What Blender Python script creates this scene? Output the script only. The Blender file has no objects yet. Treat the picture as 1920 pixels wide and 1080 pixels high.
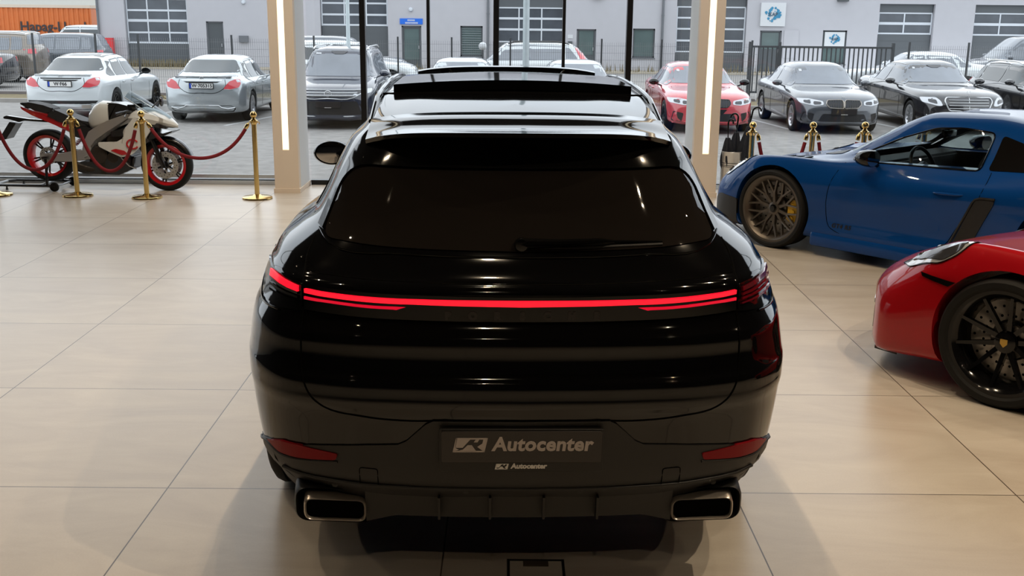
import bpy, bmesh, math, random
from mathutils import Vector, Matrix, Euler
from mathutils.bvhtree import BVHTree
from mathutils.geometry import tessellate_polygon
random.seed(7)
SC = bpy.context.scene
COL = SC.collection
R = math.radians

# ------------------------------------------------------------------ camera, sky, sun, exposure
def setup_camera():
    P, RO, YW = R(14.2), R(0.60), R(0.25)
    f = Vector((math.sin(YW)*math.cos(P), math.cos(YW)*math.cos(P), -math.sin(P)))
    r0 = Vector((math.cos(YW), -math.sin(YW), 0)); u0 = r0.cross(f)
    r = r0*math.cos(RO)+u0*math.sin(RO); u = -r0*math.sin(RO)+u0*math.cos(RO)
    cd = bpy.data.cameras.new('camera'); cam = bpy.data.objects.new('camera', cd); COL.objects.link(cam)
    m = Matrix((r, u, -f)).transposed().to_4x4(); m.translation = (0, 0, 1.93)
    cam.matrix_world = m
    cd.sensor_width = 36; cd.lens = 2014/1920*36; cd.clip_end = 400; cd.clip_start = 0.05
    SC.camera = cam
setup_camera()
SC.view_settings.view_transform = 'Standard'; SC.view_settings.look = 'None'
SC.view_settings.gamma = 1; SC.view_settings.use_curve_mapping = False
SC.view_settings.exposure = 0.0
SC.cycles.max_bounces = 7; SC.cycles.diffuse_bounces = 3; SC.cycles.glossy_bounces = 4
SC.cycles.transparent_max_bounces = 12; SC.cycles.transmission_bounces = 4
SC.cycles.sample_clamp_indirect = 4.0; SC.cycles.caustics_reflective = False; SC.cycles.caustics_refractive = False
SC.cycles.use_denoising = True

def setup_world():
    w = bpy.data.worlds.new('overcast_sky'); SC.world = w; w.use_nodes = True
    nt = w.node_tree; nt.nodes.clear()
    out = nt.nodes.new('ShaderNodeOutputWorld'); bg = nt.nodes.new('ShaderNodeBackground')
    tc = nt.nodes.new('ShaderNodeTexCoord'); nz = nt.nodes.new('ShaderNodeTexNoise'); cr = nt.nodes.new('ShaderNodeValToRGB')
    nz.inputs['Scale'].default_value = 2.2; nz.inputs['Detail'].default_value = 5
    cr.color_ramp.elements[0].position = .3; cr.color_ramp.elements[0].color = (.80, .87, .96, 1)
    cr.color_ramp.elements[1].position = .7; cr.color_ramp.elements[1].color = (1.0, 1.02, 1.06, 1)
    nt.links.new(tc.outputs['Generated'], nz.inputs['Vector']); nt.links.new(nz.outputs['Fac'], cr.inputs['Fac'])
    nt.links.new(cr.outputs['Color'], bg.inputs['Color']); bg.inputs['Strength'].default_value = 2.1
    nt.links.new(bg.outputs[0], out.inputs[0])
setup_world()

def spot(x, y, z, energy, size=100, blend=.5, color=(1, .79, .54), radius=.022, tilt=(0, 0)):
    l = bpy.data.lights.new('ceiling_and_fill_spot', 'SPOT'); o = bpy.data.objects.new('ceiling_and_fill_spot', l); COL.objects.link(o)
    o.location = (x, y, z); l.energy = energy; l.spot_size = R(size); l.spot_blend = blend; l.color = color
    l.shadow_soft_size = radius; o.rotation_euler = (R(tilt[0]), R(tilt[1]), 0)
    return o
CEIL = 6.0
# ceiling spots: one row straight over the black car, others over the aisles; the last is an added fill behind the camera
SPOTS = [(-.12, 3.0, 60), (-.12, 4.6, 120), (-.12, 6.2, 230), (-.12, 7.8, 160), (-.12, 9.6, 120),
         (-3.4, 2.2, 75), (-3.4, 4.6, 185), (-3.6, 7.2, 100), (3.3, 2.2, 440), (3.4, 4.4, 280), (3.5, 6.9, 130),
         (-5.9, 3.6, 120), (5.8, 5.6, 150), (-6.0, 8.4, 40), (6.0, 2.6, 120), (-3.4, -1.2, 25), (3.4, -1.2, 110), (-.12, -2.2, 170)]
for (sx, sy, se) in SPOTS:
    spot(sx, sy, CEIL-.14, se, 118, .7)
ADDED_WASH = [(-2.45, 9.2, 620), (2.18, 9.2, 620), (-4.6, 9.9, 60)]         # added to brighten the columns by the glass, tilted towards them
for (sx, sy, se) in ADDED_WASH:
    spot(sx, sy, CEIL-.14, se, 70, .8, (1, .90, .76), tilt=(32, 0))

# ------------------------------------------------------------------ materials
M = {}
def mat(name, col, rough=.5, metal=0, coat=0, emit=None, estr=0, spec=None, bump=0, bscale=80, vary=0, vscale=6, trans=0, alpha=None, aniso=0, coatr=.02):
    if name in M: return M[name]
    m = bpy.data.materials.new(name); m.use_nodes = True
    nt = m.node_tree; b = nt.nodes['Principled BSDF']
    b.inputs['Base Color'].default_value = (*col, 1); b.inputs['Roughness'].default_value = rough
    b.inputs['Metallic'].default_value = metal; b.inputs['Coat Weight'].default_value = coat; b.inputs['Coat Roughness'].default_value = coatr
    if spec is not None: b.inputs['Specular IOR Level'].default_value = spec
    if emit: b.inputs['Emission Color'].default_value = (*emit, 1); b.inputs['Emission Strength'].default_value = estr
    if trans: b.inputs['Transmission Weight'].default_value = trans
    if alpha is not None: b.inputs['Alpha'].default_value = alpha
    if bump or vary:
        tc = nt.nodes.new('ShaderNodeTexCoord')
    if bump:
        n = nt.nodes.new('ShaderNodeTexNoise'); n.inputs['Scale'].default_value = bscale; n.inputs['Detail'].default_value = 4
        bp = nt.nodes.new('ShaderNodeBump'); bp.inputs['Strength'].default_value = bump; bp.inputs['Distance'].default_value = .01
        nt.links.new(tc.outputs['Object'], n.inputs['Vector']); nt.links.new(n.outputs['Fac'], bp.inputs['Height']); nt.links.new(bp.outputs[0], b.inputs['Normal'])
    if vary:
        n = nt.nodes.new('ShaderNodeTexNoise'); n.inputs['Scale'].default_value = vscale; n.inputs['Detail'].default_value = 6
        mp = nt.nodes.new('ShaderNodeMapRange'); mp.inputs['To Min'].default_value = 1-vary; mp.inputs['To Max'].default_value = 1+vary
        mx = nt.nodes.new('ShaderNodeVectorMath'); mx.operation = 'SCALE'; mx.inputs[0].default_value = col
        nt.links.new(tc.outputs['Object'], n.inputs['Vector']); nt.links.new(n.outputs['Fac'], mp.inputs['Value'])
        nt.links.new(mp.outputs[0], mx.inputs['Scale']); nt.links.new(mx.outputs[0], b.inputs['Base Color'])
    M[name] = m
    return m

def glass_mat(name, tint=(1, 1, 1), ior=1.45, refl=1.0):
    """thin pane: light passes straight through, fresnel share is mirrored"""
    if name in M: return M[name]
    m = bpy.data.materials.new(name); m.use_nodes = True; nt = m.node_tree; nt.nodes.clear()
    o = nt.nodes.new('ShaderNodeOutputMaterial'); t = nt.nodes.new('ShaderNodeBsdfTransparent'); g = nt.nodes.new('ShaderNodeBsdfGlossy')
    lw = nt.nodes.new('ShaderNodeLayerWeight'); lw.inputs['Blend'].default_value = .5; f = nt.nodes.new('ShaderNodeMath'); f.operation = 'POWER'; f.inputs[1].default_value = 4.5
    ad = nt.nodes.new('ShaderNodeMath'); ad.operation = 'MULTIPLY_ADD'; ad.inputs[1].default_value = .5; ad.inputs[2].default_value = ((ior-1)/(ior+1))**2
    nt.links.new(lw.outputs['Facing'], f.inputs[0]); nt.links.new(f.outputs[0], ad.inputs[0]); mx = nt.nodes.new('ShaderNodeMixShader')
    t.inputs[0].default_value = (*tint, 1); g.inputs['Roughness'].default_value = .0; g.inputs['Color'].default_value = (refl, refl, refl, 1)
    nt.links.new(ad.outputs[0], mx.inputs[0]); nt.links.new(t.outputs[0], mx.inputs[1]); nt.links.new(g.outputs[0], mx.inputs[2]); nt.links.new(mx.outputs[0], o.inputs[0])
    M[name] = m; return m

# ------------------------------------------------------------------ object helpers
def tag(o, label=None, cat=None, group=None, kind=None):
    if label: o['label'] = label
    if cat: o['category'] = cat
    if group: o['group'] = group
    if kind: o['kind'] = kind
    return o
def empty(name, loc=(0, 0, 0), rz=0, label=None, cat=None, group=None):
    o = bpy.data.objects.new(name, None); COL.objects.link(o); o.location = loc; o.rotation_euler = (0, 0, rz)
    o.empty_display_size = .1
    return tag(o, label, cat, group)
def smooth(me, ang=35):
    for p in me.polygons: p.use_smooth = True
    me.set_sharp_from_angle(angle=R(ang))
def obj(name, bm, m, parent=None, ang=35, recalc=True):
    if isinstance(bm, bmesh.types.BMesh):
        if recalc: bmesh.ops.recalc_face_normals(bm, faces=bm.faces)
        me = bpy.data.meshes.new(name); bm.to_mesh(me); bm.free()
    else: me = bm
    if isinstance(m, str): m = M[m]
    if m is not None and not me.materials: me.materials.append(m)
    if ang is not None: smooth(me, ang)
    o = bpy.data.objects.new(name, me); COL.objects.link(o)
    if parent: o.parent = parent
    return o
def copy_tree(o, parent=None):
    c = o.copy(); COL.objects.link(c); c.parent = parent
    for ch in list(o.children): copy_tree(ch, c)
    return c
def struct(name, bm, m, ang=None):
    return tag(obj(name, bm, m, None, ang), kind='structure')

def new(): return bmesh.new()
def xf(bm, verts, mtx): bmesh.ops.transform(bm, matrix=mtx, verts=verts)
def box(bm, x0, x1, y0, y1, z0, z1, bev=0, mtx=None):
    vs = [bm.verts.new(p) for p in [(x0, y0, z0), (x1, y0, z0), (x1, y1, z0), (x0, y1, z0), (x0, y0, z1), (x1, y0, z1), (x1, y1, z1), (x0, y1, z1)]]
    fs = [bm.faces.new([vs[i] for i in f]) for f in [(0, 3, 2, 1), (4, 5, 6, 7), (0, 1, 5, 4), (1, 2, 6, 5), (2, 3, 7, 6), (3, 0, 4, 7)]]
    if mtx is not None: xf(bm, vs, mtx)
    if bev:
        es = list({e for f in fs for e in f.edges})
        bmesh.ops.bevel(bm, geom=es, offset=bev, segments=2, affect='EDGES', profile=.5)
    return bm
def lathe(bm, prof, n=32, axis='z', mtx=None, closed=False):
    """prof: list of (r, h) revolved round axis"""
    rings = []; allv = []
    for r, h in prof:
        ring = []
        if r < 1e-6:
            p = {'z': (0, 0, h), 'x': (h, 0, 0), 'y': (0, h, 0)}[axis]; ring = [bm.verts.new(p)]
        else:
            for i in range(n):
                a = 2*math.pi*i/n; c, s = r*math.cos(a), r*math.sin(a)
                ring.append(bm.verts.new({'z': (c, s, h), 'x': (h, c, s), 'y': (c, h, s)}[axis]))
        rings.append(ring); allv += ring
    prs = list(zip(rings, rings[1:]))
    if closed: prs.append((rings[-1], rings[0]))
    for a, b in prs:
        for i in range(n):
            j = (i+1) % n
            if len(a) == 1 and len(b) == 1: continue
            if len(a) == 1: bm.faces.new((a[0], b[i], b[j]))
            elif len(b) == 1: bm.faces.new((a[i], b[0], a[j]))
            else: bm.faces.new((a[i], b[i], b[j], a[j]))
    if mtx is not None: xf(bm, allv, mtx)
    return bm
def tube(bm, pts, r, n=10, cap=True, closed=False):
    """pts: list of points; r: radius or list"""
    pts = [Vector(p) for p in pts]; L = len(pts); rings = []
    prev = None
    for i, p in enumerate(pts):
        if closed: t = pts[(i+1) % L]-pts[i-1]
        else: t = pts[min(i+1, L-1)]-pts[max(i-1, 0)]
        t.normalize()
        if prev is None:
            a = Vector((0, 0, 1)) if abs(t.z) < .9 else Vector((1, 0, 0)); u = t.cross(a).normalized()
        else:
            u = (prev-t*prev.dot(t)).normalized()
        prev = u; v = t.cross(u); rr = r[i] if isinstance(r, (list, tuple)) else r
        rings.append([bm.verts.new(p+(u*math.cos(2*math.pi*k/n)+v*math.sin(2*math.pi*k/n))*rr) for k in range(n)])
    prs = list(zip(rings, rings[1:]))
    if closed: prs.append((rings[-1], rings[0]))
    for a, b in prs:
        for k in range(n): bm.faces.new((a[k], a[(k+1) % n], b[(k+1) % n], b[k]))
    if cap and not closed: bm.faces.new(rings[0][::-1]); bm.faces.new(rings[-1])
    return bm
def bar(bm, p, q, w, h, bev=0, up=(0, 0, 1)):
    """box beam from p to q, w wide, h high"""
    p, q = Vector(p), Vector(q); d = (q-p); L = d.length; d.normalize()
    s = d.cross(Vector(up)).normalized(); u = s.cross(d)
    m = Matrix((s, d, u)).transposed().to_4x4(); m.translation = p
    return box(bm, -w/2, w/2, 0, L, -h/2, h/2, bev, m)
def prism(bm, poly, d0, d1, plane='xz', mtx=None):
    """extrude a 2d polygon (a,b) between d0 and d1 on the third axis"""
    def P(a, b, d): return {'xz': (a, d, b), 'yz': (d, a, b), 'xy': (a, b, d)}[plane]
    A = [bm.verts.new(P(a, b, d0)) for a, b in poly]; B = [bm.verts.new(P(a, b, d1)) for a, b in poly]
    bm.faces.new(A[::-1]); bm.faces.new(B); n = len(poly)
    for i in range(n): bm.faces.new((A[i], A[(i+1) % n], B[(i+1) % n], B[i]))
    if mtx is not None: xf(bm, A+B, mtx)
    return bm
def rpoly(pts, rad, seg=5):
    """round the corners of a 2d polygon"""
    n = len(pts); out = []
    for i in range(n):
        p = Vector(pts[i][:2]); a = Vector(pts[i-1][:2]); b = Vector(pts[(i+1) % n][:2])
        r = pts[i][2] if len(pts[i]) > 2 else rad
        if r <= 0: out.append((p.x, p.y)); continue
        da, db = (a-p), (b-p); ra = min(r, da.length*.49); rb = min(r, db.length*.49)
        s = p+da.normalized()*ra; e = p+db.normalized()*rb
        for k in range(seg+1):
            t = k/seg; q = s*(1-t)**2+p*2*t*(1-t)+e*t*t; out.append((q.x, q.y))
    return out
def crom(pts, sub=8, closed=False):
    """centripetal-ish catmull-rom through points (any dimension)"""
    P = [Vector(p) for p in pts]; n = len(P); out = []
    rng = range(n if closed else n-1)
    for i in rng:
        p0 = P[i-1] if (i > 0 or closed) else P[0]*2-P[1]
        p1 = P[i]; p2 = P[(i+1) % n]; p3 = P[(i+2) % n] if (i+2 < n or closed) else P[-1]*2-P[-2]
        d = max((p2-p1).length, 1e-9); d0 = max((p1-p0).length, 1e-9); d2 = max((p3-p2).length, 1e-9)
        m1 = ((p1-p0)/d0*d+(p2-p1)/d*d0)/(d0+d)*d; m2 = ((p2-p1)/d*d2+(p3-p2)/d2*d)/(d+d2)*d
        for k in range(sub):
            t = k/sub; out.append(p1*(2*t**3-3*t*t+1)+m1*(t**3-2*t*t+t)+p2*(-2*t**3+3*t*t)+m2*(t**3-t*t))
    if not closed: out.append(P[-1])
    return out
def pchip(xs, ys, x):
    n = len(xs)
    if x <= xs[0]: return ys[0]
    if x >= xs[-1]: return ys[-1]
    h = [xs[i+1]-xs[i] for i in range(n-1)]; d = [(ys[i+1]-ys[i])/h[i] for i in range(n-1)]
    def sl(i):
        if i == 0: return d[0]
        if i == n-1: return d[-1]
        if d[i-1]*d[i] <= 0: return 0
        w1, w2 = 2*h[i]+h[i-1], h[i]+2*h[i-1]
        return (w1+w2)/(w1/d[i-1]+w2/d[i])
    i = 0
    while x > xs[i+1]: i += 1
    t = (x-xs[i])/h[i]
    return ys[i]*(2*t**3-3*t*t+1)+sl(i)*h[i]*(t**3-2*t*t+t)+ys[i+1]*(-2*t**3+3*t*t)+sl(i+1)*h[i]*(t**3-t*t)
def fn(tbl):
    xs = [a for a, b in tbl]; ys = [b for a, b in tbl]
    return lambda x: pchip(xs, ys, x)
def lerp(a, b, t): return a+(b-a)*t
def sstep(a, b, x):
    t = max(0, min(1, (x-a)/(b-a))); return t*t*(3-2*t)

# ------------------------------------------------------------------ projecting parts onto a body
class Skin:
    """keeps a body mesh for laying windows, lamps and seams on it (body's own coordinates)"""
    def __init__(self, me):
        bm = bmesh.new(); bm.from_mesh(me); self.bvh = BVHTree.FromBMesh(bm); bm.free()
    def hit(self, p, d):
        r = self.bvh.ray_cast(p, d)
        if r[0] is None: r = self.bvh.find_nearest(p+d*3)
        return r[0], r[1]
def skin_poly(sk, poly, d, m, name, parent, off=.004, thick=.006, cell=.05, ang=30, dist=4.0, keep=None, mirror=False):
    """lay polygon (u,v) on the body looking along d; u is horizontal (to the right when looking along d), v is z
       (for d straight down u=x, v=y). Gives a solid patch that follows the surface."""
    d = Vector(d).normalized()
    if abs(d.z) > .9: U, V = Vector((1, 0, 0)), Vector((0, 1, 0))
    else:
        U = Vector((d.y, -d.x, 0)).normalized(); V = Vector((0, 0, 1))
    bm = bmesh.new(); f = bm.faces.new([bm.verts.new((a, b, 0)) for a, b in poly])
    us = [a for a, b in poly]; vs = [b for a, b in poly]
    def cuts(lo, hi, ax):
        k = max(1, int((hi-lo)/cell))
        for i in range(1, k):
            c = [0, 0, 0]; n = [0, 0, 0]; c[ax] = lo+(hi-lo)*i/k; n[ax] = 1
            bmesh.ops.bisect_plane(bm, geom=bm.verts[:]+bm.edges[:]+bm.faces[:], plane_co=c, plane_no=n)
    cuts(min(us), max(us), 0); cuts(min(vs), max(vs), 1)
    bmesh.ops.triangulate(bm, faces=[f for f in bm.faces if len(f.verts) > 4])
    nrm = {}
    for v in bm.verts:
        o = U*v.co.x+V*v.co.y-d*dist
        h, n = sk.hit(o, d)
        if n.dot(d) > 0: n = -n
        v.co = h; nrm[v] = n
    bm.normal_update()
    # averaged normals keep the offset continuous
    A = {}
    for v in bm.verts:
        s = Vector(nrm[v])
        for e in v.link_edges: s += nrm[e.other_vert(v)]*.6
        A[v] = s.normalized()
    for v in bm.verts: v.co = v.co+A[v]*off
    top = list(bm.faces); bnd = [e for e in bm.edges if len(e.link_faces) == 1]
    low = {v: bm.verts.new(v.co-A[v]*(thick+off)) for v in list(bm.verts)}
    if mirror == 'none': pass
    for f in top: bm.faces.new([low[v] for v in reversed(f.verts)])
    for e in bnd:
        a, b = e.verts
        try: bm.faces.new((a, b, low[b], low[a]))
        except ValueError: pass
    return obj(name, bm, m, parent, ang)
def skin_line(sk, pts, d, r, m, name, parent, closed=False, off=0, n=6, dist=4.0, sub=1):
    """a thin line (seam, chrome strip, wiper) following the surface through (u,v) points"""
    d = Vector(d).normalized()
    if abs(d.z) > .9: U, V = Vector((1, 0, 0)), Vector((0, 1, 0))
    else: U = Vector((d.y, -d.x, 0)).normalized(); V = Vector((0, 0, 1))
    P = [(p[0], p[1], 0) for p in pts]
    if sub > 1: P = [tuple(q) for q in crom(P, sub, closed)]
    out = []
    for a, b, _ in P:
        h, nn = sk.hit(U*a+V*b-d*dist, d)
        if nn.dot(d) > 0: nn = -nn
        out.append(h+nn*off)
    bm = bmesh.new(); tube(bm, out, r, n, closed=closed)
    return obj(name, bm, m, parent, 60)
def boolean(o, cutter, op='DIFFERENCE'):
    tb = bmesh.new(); tb.from_mesh(cutter.data); bmesh.ops.triangulate(tb, faces=tb.faces); bmesh.ops.recalc_face_normals(tb, faces=tb.faces); tb.to_mesh(cutter.data); tb.free()
    md = o.modifiers.new('b', 'BOOLEAN'); md.operation = op; md.object = cutter; md.solver = 'EXACT'
    dg = bpy.context.evaluated_depsgraph_get(); ev = o.evaluated_get(dg)
    me = bpy.data.meshes.new_from_object(ev); o.modifiers.remove(md)
    old = o.data; o.data = me
    bpy.data.meshes.remove(old); cm = cutter.data; bpy.data.objects.remove(cutter); bpy.data.meshes.remove(cm)
def text_mesh(txt, size, depth=.002, bold=0, shear=0, space=1.0, align='CENTER'):
    cu = bpy.data.curves.new('t', 'FONT'); cu.body = txt; cu.size = size; cu.extrude = depth; cu.offset = bold
    cu.shear = shear; cu.space_character = space; cu.align_x = align; cu.align_y = 'CENTER'; cu.resolution_u = 3
    o = bpy.data.objects.new('t', cu); COL.objects.link(o)
    dg = bpy.context.evaluated_depsgraph_get(); me = bpy.data.meshes.new_from_object(o.evaluated_get(dg))
    bpy.data.objects.remove(o); bpy.data.curves.remove(cu); return me
def text(name, txt, size, loc, rot, m, parent=None, **k):
    me = text_mesh(txt, size, **k); o = obj(name, me, m, parent, None); o.location = loc; o.rotation_euler = rot; return o
def grid_mesh(bm, rows, closed_u=False):
    V = [[bm.verts.new(p) for p in r] for r in rows]
    for a, b in zip(V, V[1:]):
        n = len(a)
        for i in range(n if closed_u else n-1):
            j = (i+1) % n
            try: bm.faces.new((a[i], a[j], b[j], b[i]))
            except ValueError: pass
    return V
# ------------------------------------------------------------------ materials of the place
def brick_tile(name):
    m = bpy.data.materials.new(name); m.use_nodes = True; nt = m.node_tree; b = nt.nodes['Principled BSDF']
    N = nt.nodes.new; L = nt.links.new
    tc = N('ShaderNodeTexCoord'); sx = N('ShaderNodeSeparateXYZ'); L(tc.outputs['Object'], sx.inputs[0])
    def line(sock, orig, step, half):
        a = N('ShaderNodeMath'); a.operation = 'SUBTRACT'; a.inputs[1].default_value = orig-step*40; L(sock, a.inputs[0])
        d = N('ShaderNodeMath'); d.operation = 'DIVIDE'; d.inputs[1].default_value = step; L(a.outputs[0], d.inputs[0])
        fr = N('ShaderNodeMath'); fr.operation = 'FRACT'; L(d.outputs[0], fr.inputs[0])
        s = N('ShaderNodeMath'); s.operation = 'SUBTRACT'; s.inputs[1].default_value = .5; L(fr.outputs[0], s.inputs[0])
        ab = N('ShaderNodeMath'); ab.operation = 'ABSOLUTE'; L(s.outputs[0], ab.inputs[0])
        g = N('ShaderNodeMath'); g.operation = 'GREATER_THAN'; g.inputs[1].default_value = .5-half/step; L(ab.outputs[0], g.inputs[0])
        fl = N('ShaderNodeMath'); fl.operation = 'FLOOR'; L(d.outputs[0], fl.inputs[0])
        return g.outputs[0], fl.outputs[0]
    gx, fx = line(sx.outputs[0], -.228, 1.187, .0028); gy, fy = line(sx.outputs[1], 4.158, 1.218, .0028)
    mx = N('ShaderNodeMath'); mx.operation = 'MAXIMUM'; L(gx, mx.inputs[0]); L(gy, mx.inputs[1])
    # cloudy stone, every tile with its own shift
    cb = N('ShaderNodeCombineXYZ'); L(fx, cb.inputs[0]); L(fy, cb.inputs[1])
    wn = N('ShaderNodeTexWhiteNoise'); L(cb.outputs[0], wn.inputs['Vector'])
    ad = N('ShaderNodeVectorMath'); ad.operation = 'MULTIPLY_ADD'; L(wn.outputs['Color'], ad.inputs[0]); ad.inputs[1].default_value = (9, 9, 9); L(tc.outputs['Object'], ad.inputs[2])
    st = N('ShaderNodeMapping'); st.inputs['Scale'].default_value = (.55, 1.5, 1); L(ad.outputs[0], st.inputs[0])
    n1 = N('ShaderNodeTexNoise'); n1.inputs['Scale'].default_value = 1.7; n1.inputs['Detail'].default_value = 9; n1.inputs['Roughness'].default_value = .62; n1.inputs['Distortion'].default_value = 1.4
    L(st.outputs[0], n1.inputs['Vector'])
    cr = N('ShaderNodeValToRGB'); e = cr.color_ramp.elements; e[0].position = .3; e[0].color = (.43, .375, .315, 1); e[1].position = .72; e[1].color = (.56, .515, .45, 1)
    L(n1.outputs['Fac'], cr.inputs['Fac'])
    n2 = N('ShaderNodeTexNoise'); n2.inputs['Scale'].default_value = 140; n2.inputs['Detail'].default_value = 2; L(tc.outputs['Object'], n2.inputs['Vector'])
    m2 = N('ShaderNodeMapRange'); m2.inputs['To Min'].default_value = .93; m2.inputs['To Max'].default_value = 1.07; L(n2.outputs['Fac'], m2.inputs['Value'])
    sc = N('ShaderNodeVectorMath'); sc.operation = 'SCALE'; L(cr.outputs['Color'], sc.inputs[0]); L(m2.outputs[0], sc.inputs['Scale'])
    mi = N('ShaderNodeMix'); mi.data_type = 'RGBA'; L(mx.outputs[0], mi.inputs['Factor']); L(sc.outputs[0], mi.inputs['A']); mi.inputs['B'].default_value = (.075, .058, .045, 1)
    L(mi.outputs['Result'], b.inputs['Base Color'])
    rr = N('ShaderNodeMapRange'); rr.inputs['To Min'].default_value = .26; rr.inputs['To Max'].default_value = .36; L(n1.outputs['Fac'], rr.inputs['Value']); L(rr.outputs[0], b.inputs['Roughness'])
    b.inputs['Specular IOR Level'].default_value = .45
    M[name] = m
brick_tile('floor_tile')
mat('plaster_warm', (.74, .63, .52), .75, bump=.05, bscale=60)
mat('column_grey', (.68, .70, .71), .6, bump=.04, bscale=60)
mat('wall_dark', (.045, .04, .038), .8, bump=.1, bscale=30)
mat('ceiling_dark', (.018, .016, .015), .85, bump=.1, bscale=30)
mat('frame_black', (.008, .008, .009), .35, .3)
mat('alu', (.62, .64, .66), .3, .9)
mat('white_light', (.9, .85, .75), .5, emit=(1, .90, .66), estr=1.1)
mat('lens_light', (1, 1, 1), .5, emit=(1, .86, .66), estr=22)
mat('asphalt', (.262, .252, .24), .85, bump=.8, bscale=22, vary=.42, vscale=5, spec=.3)
mat('road', (.28, .268, .255), .85, bump=.3, bscale=40, vary=.15, vscale=.9, spec=.3)
mat('kerb', (.30, .285, .265), .8, bump=.3, bscale=30, vary=.2)
mat('lowwall', (.155, .138, .135), .85, bump=.3, bscale=20, vary=.2)
mat('pale_base', (.46, .43, .38), .85, bump=.2, bscale=20, vary=.1)
mat('dry_grass', (.19, .155, .085), .95, bump=.6, bscale=90, vary=.6, vscale=14)
mat('render_grey', (.435, .435, .465), .85, bump=.25, bscale=14, vary=.06, vscale=3)
mat('render_reveal', (.36, .36, .38), .85, bump=.2, bscale=14)
mat('garage_panel', (.085, .095, .105), .45, bump=.05, bscale=20)
mat('garage_white', (.56, .60, .65), .5)
mat('garage_glass', (.07, .08, .095), .18, vary=.4, vscale=1.6)
mat('door_grey', (.07, .08, .088), .5)
mat('door_glass', (.10, .14, .14), .12, vary=.3, vscale=1.5)
mat('pipe_grey', (.13, .14, .155), .5)
mat('fence_dark', (.055, .06, .065), .5, .3)
mat('line_paint', (.5, .5, .5), .7)
mat('sign_blue', (.01, .13, .62), .4); mat('sign_white', (.58, .60, .62), .4); mat('red_box', (.62, .02, .025), .4)
mat('splash_blue', (.03, .22, .38), .4); mat('splash_dark', (.03, .08, .13), .4)
mat('galv', (.44, .50, .52), .5, .4, vary=.2, vscale=5)
mat('orange_steel', (.60, .15, .03), .5, bump=.1, bscale=9, vary=.12, vscale=3)
mat('logo_blue', (.02, .08, .36), .5); mat('black_paint_text', (.03, .025, .03), .5)
glass_mat('pane_clear', (.97, .985, .985), 1.38, .8)

# ------------------------------------------------------------------ room
GY = 12.5                                                    # the glass front
bm = new(); box(bm, -13, 13, -9, GY+.12, -.25, 0); struct('floor', bm, 'floor_tile')
bm = new(); box(bm, -13, 13, -9, GY+.3, CEIL, CEIL+.2); struct('ceiling', bm, 'ceiling_dark')
bm = new(); box(bm, -13.2, -13, -9, GY+.1, 0, CEIL); struct('wall_left', bm, 'wall_dark')
bm = new(); box(bm, 13, 13.2, -9, GY+.1, 0, CEIL); struct('wall_right', bm, 'wall_dark')
bm = new(); box(bm, -13.2, 13.2, -9.2, -9, 0, CEIL); struct('wall_back', bm, 'wall_dark')
bm = new(); box(bm, -13.2, 13.2, GY-.02, GY+.35, CEIL-.1, CEIL+.7); struct('wall_front', bm, 'wall_dark')
bm = new(); box(bm, -13, 13, GY+.12, GY+.4, -.6, -.02); struct('trim_1', bm, 'lowwall')

def glass(i, x0, x1, mull):
    w = empty('window_%d' % i, (0, GY, 0)); w['kind'] = 'structure'
    bm = new(); box(bm, x0, x1, -.006, .006, .05, CEIL-.1); obj('window_pane', bm, 'pane_clear', w, None)
    bm = new(); box(bm, x0, x1, -.05, .05, 0, .055)
    box(bm, x0, x1, -.04, .04, CEIL-.16, CEIL-.1)
    for mx_, ww in mull: box(bm, mx_-ww/2, mx_+ww/2, -.05, .05, 0, 2.5 if i == 2 else CEIL-.1)
    if i == 2: box(bm, x0, x1, -.05, .05, 2.45, 2.52)
    obj('window_frame', bm, 'frame_black', w, None)
    return w
w = glass(1, -13, -2.62, [(-12.9, .06), (-7.9, .06)])
bm = new(); box(bm, -13, -2.62, -.045, -.03, .07, .11); obj('window_sill', bm, 'alu', w, None)
bm = new(); box(bm, -13, -2.62, -.09, -.05, 0, .045); obj('window_sill', bm, 'alu', w, None)
glass(2, -2.30, 2.02, [(-1.665, .062), (-.922, .034), (-.155, .064), (.61, .034), (1.35, .062)])
w = glass(3, 2.35, 13, [(8.0, .06), (12.9, .06)])
bm = new(); box(bm, 2.35, 13, -.09, -.05, 0, .045); obj('window_sill', bm, 'alu', w, None)

def column(i, xl, side):
    """pale column with a light strip let into its face"""
    w, d = .27, .62; y0 = GY-.66; lx = xl+.09 if i == 1 else xl+.10
    c = empty('trim_%d' % i, (xl, y0, 0)); c['kind'] = 'structure'
    bm = new()  # face with a slot for the strip
    a, b = lx-xl, lx-xl+.072
    box(bm, 0, a, 0, .1, .05, CEIL); box(bm, b, w, 0, .1, .05, CEIL); box(bm, a, b, 0, .1, .05, .475); box(bm, a, b, .04, .1, .475, CEIL)
    obj('column_face', bm, 'plaster_warm', c, None)
    bm = new(); box(bm, 0, w, .1, d, .05, CEIL); obj('column_body', bm, 'column_grey', c, None)
    bm = new(); box(bm, -.012, w+.012, -.012, d+.01, 0, .05); obj('column_foot', bm, 'plaster_warm', c, None)
    bm = new(); box(bm, a+.002, b-.002, .012, .038, .48, CEIL-.01); obj('light_strip', bm, 'white_light', c, None)
column(2, -2.59, 1); column(3, 2.035, -1)

# ceiling fixtures
def ceiling_spot(x, y):
    t = empty('ceiling_spot', (x, y, CEIL), 0, 'round black ceiling spot with warm lens', 'ceiling lamp', 'black spots on the showroom ceiling')
    bm = new(); lathe(bm, [(0, 0), (.075, 0), (.075, -.13), (.06, -.13), (.055, -.06), (0, -.06)], 20); obj('lamp_housing', bm, 'frame_black', t)
    return t
for s in SPOTS+ADDED_WASH: ceiling_spot(s[0], s[1])  # housings also hang at the added wash and fill spots

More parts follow.
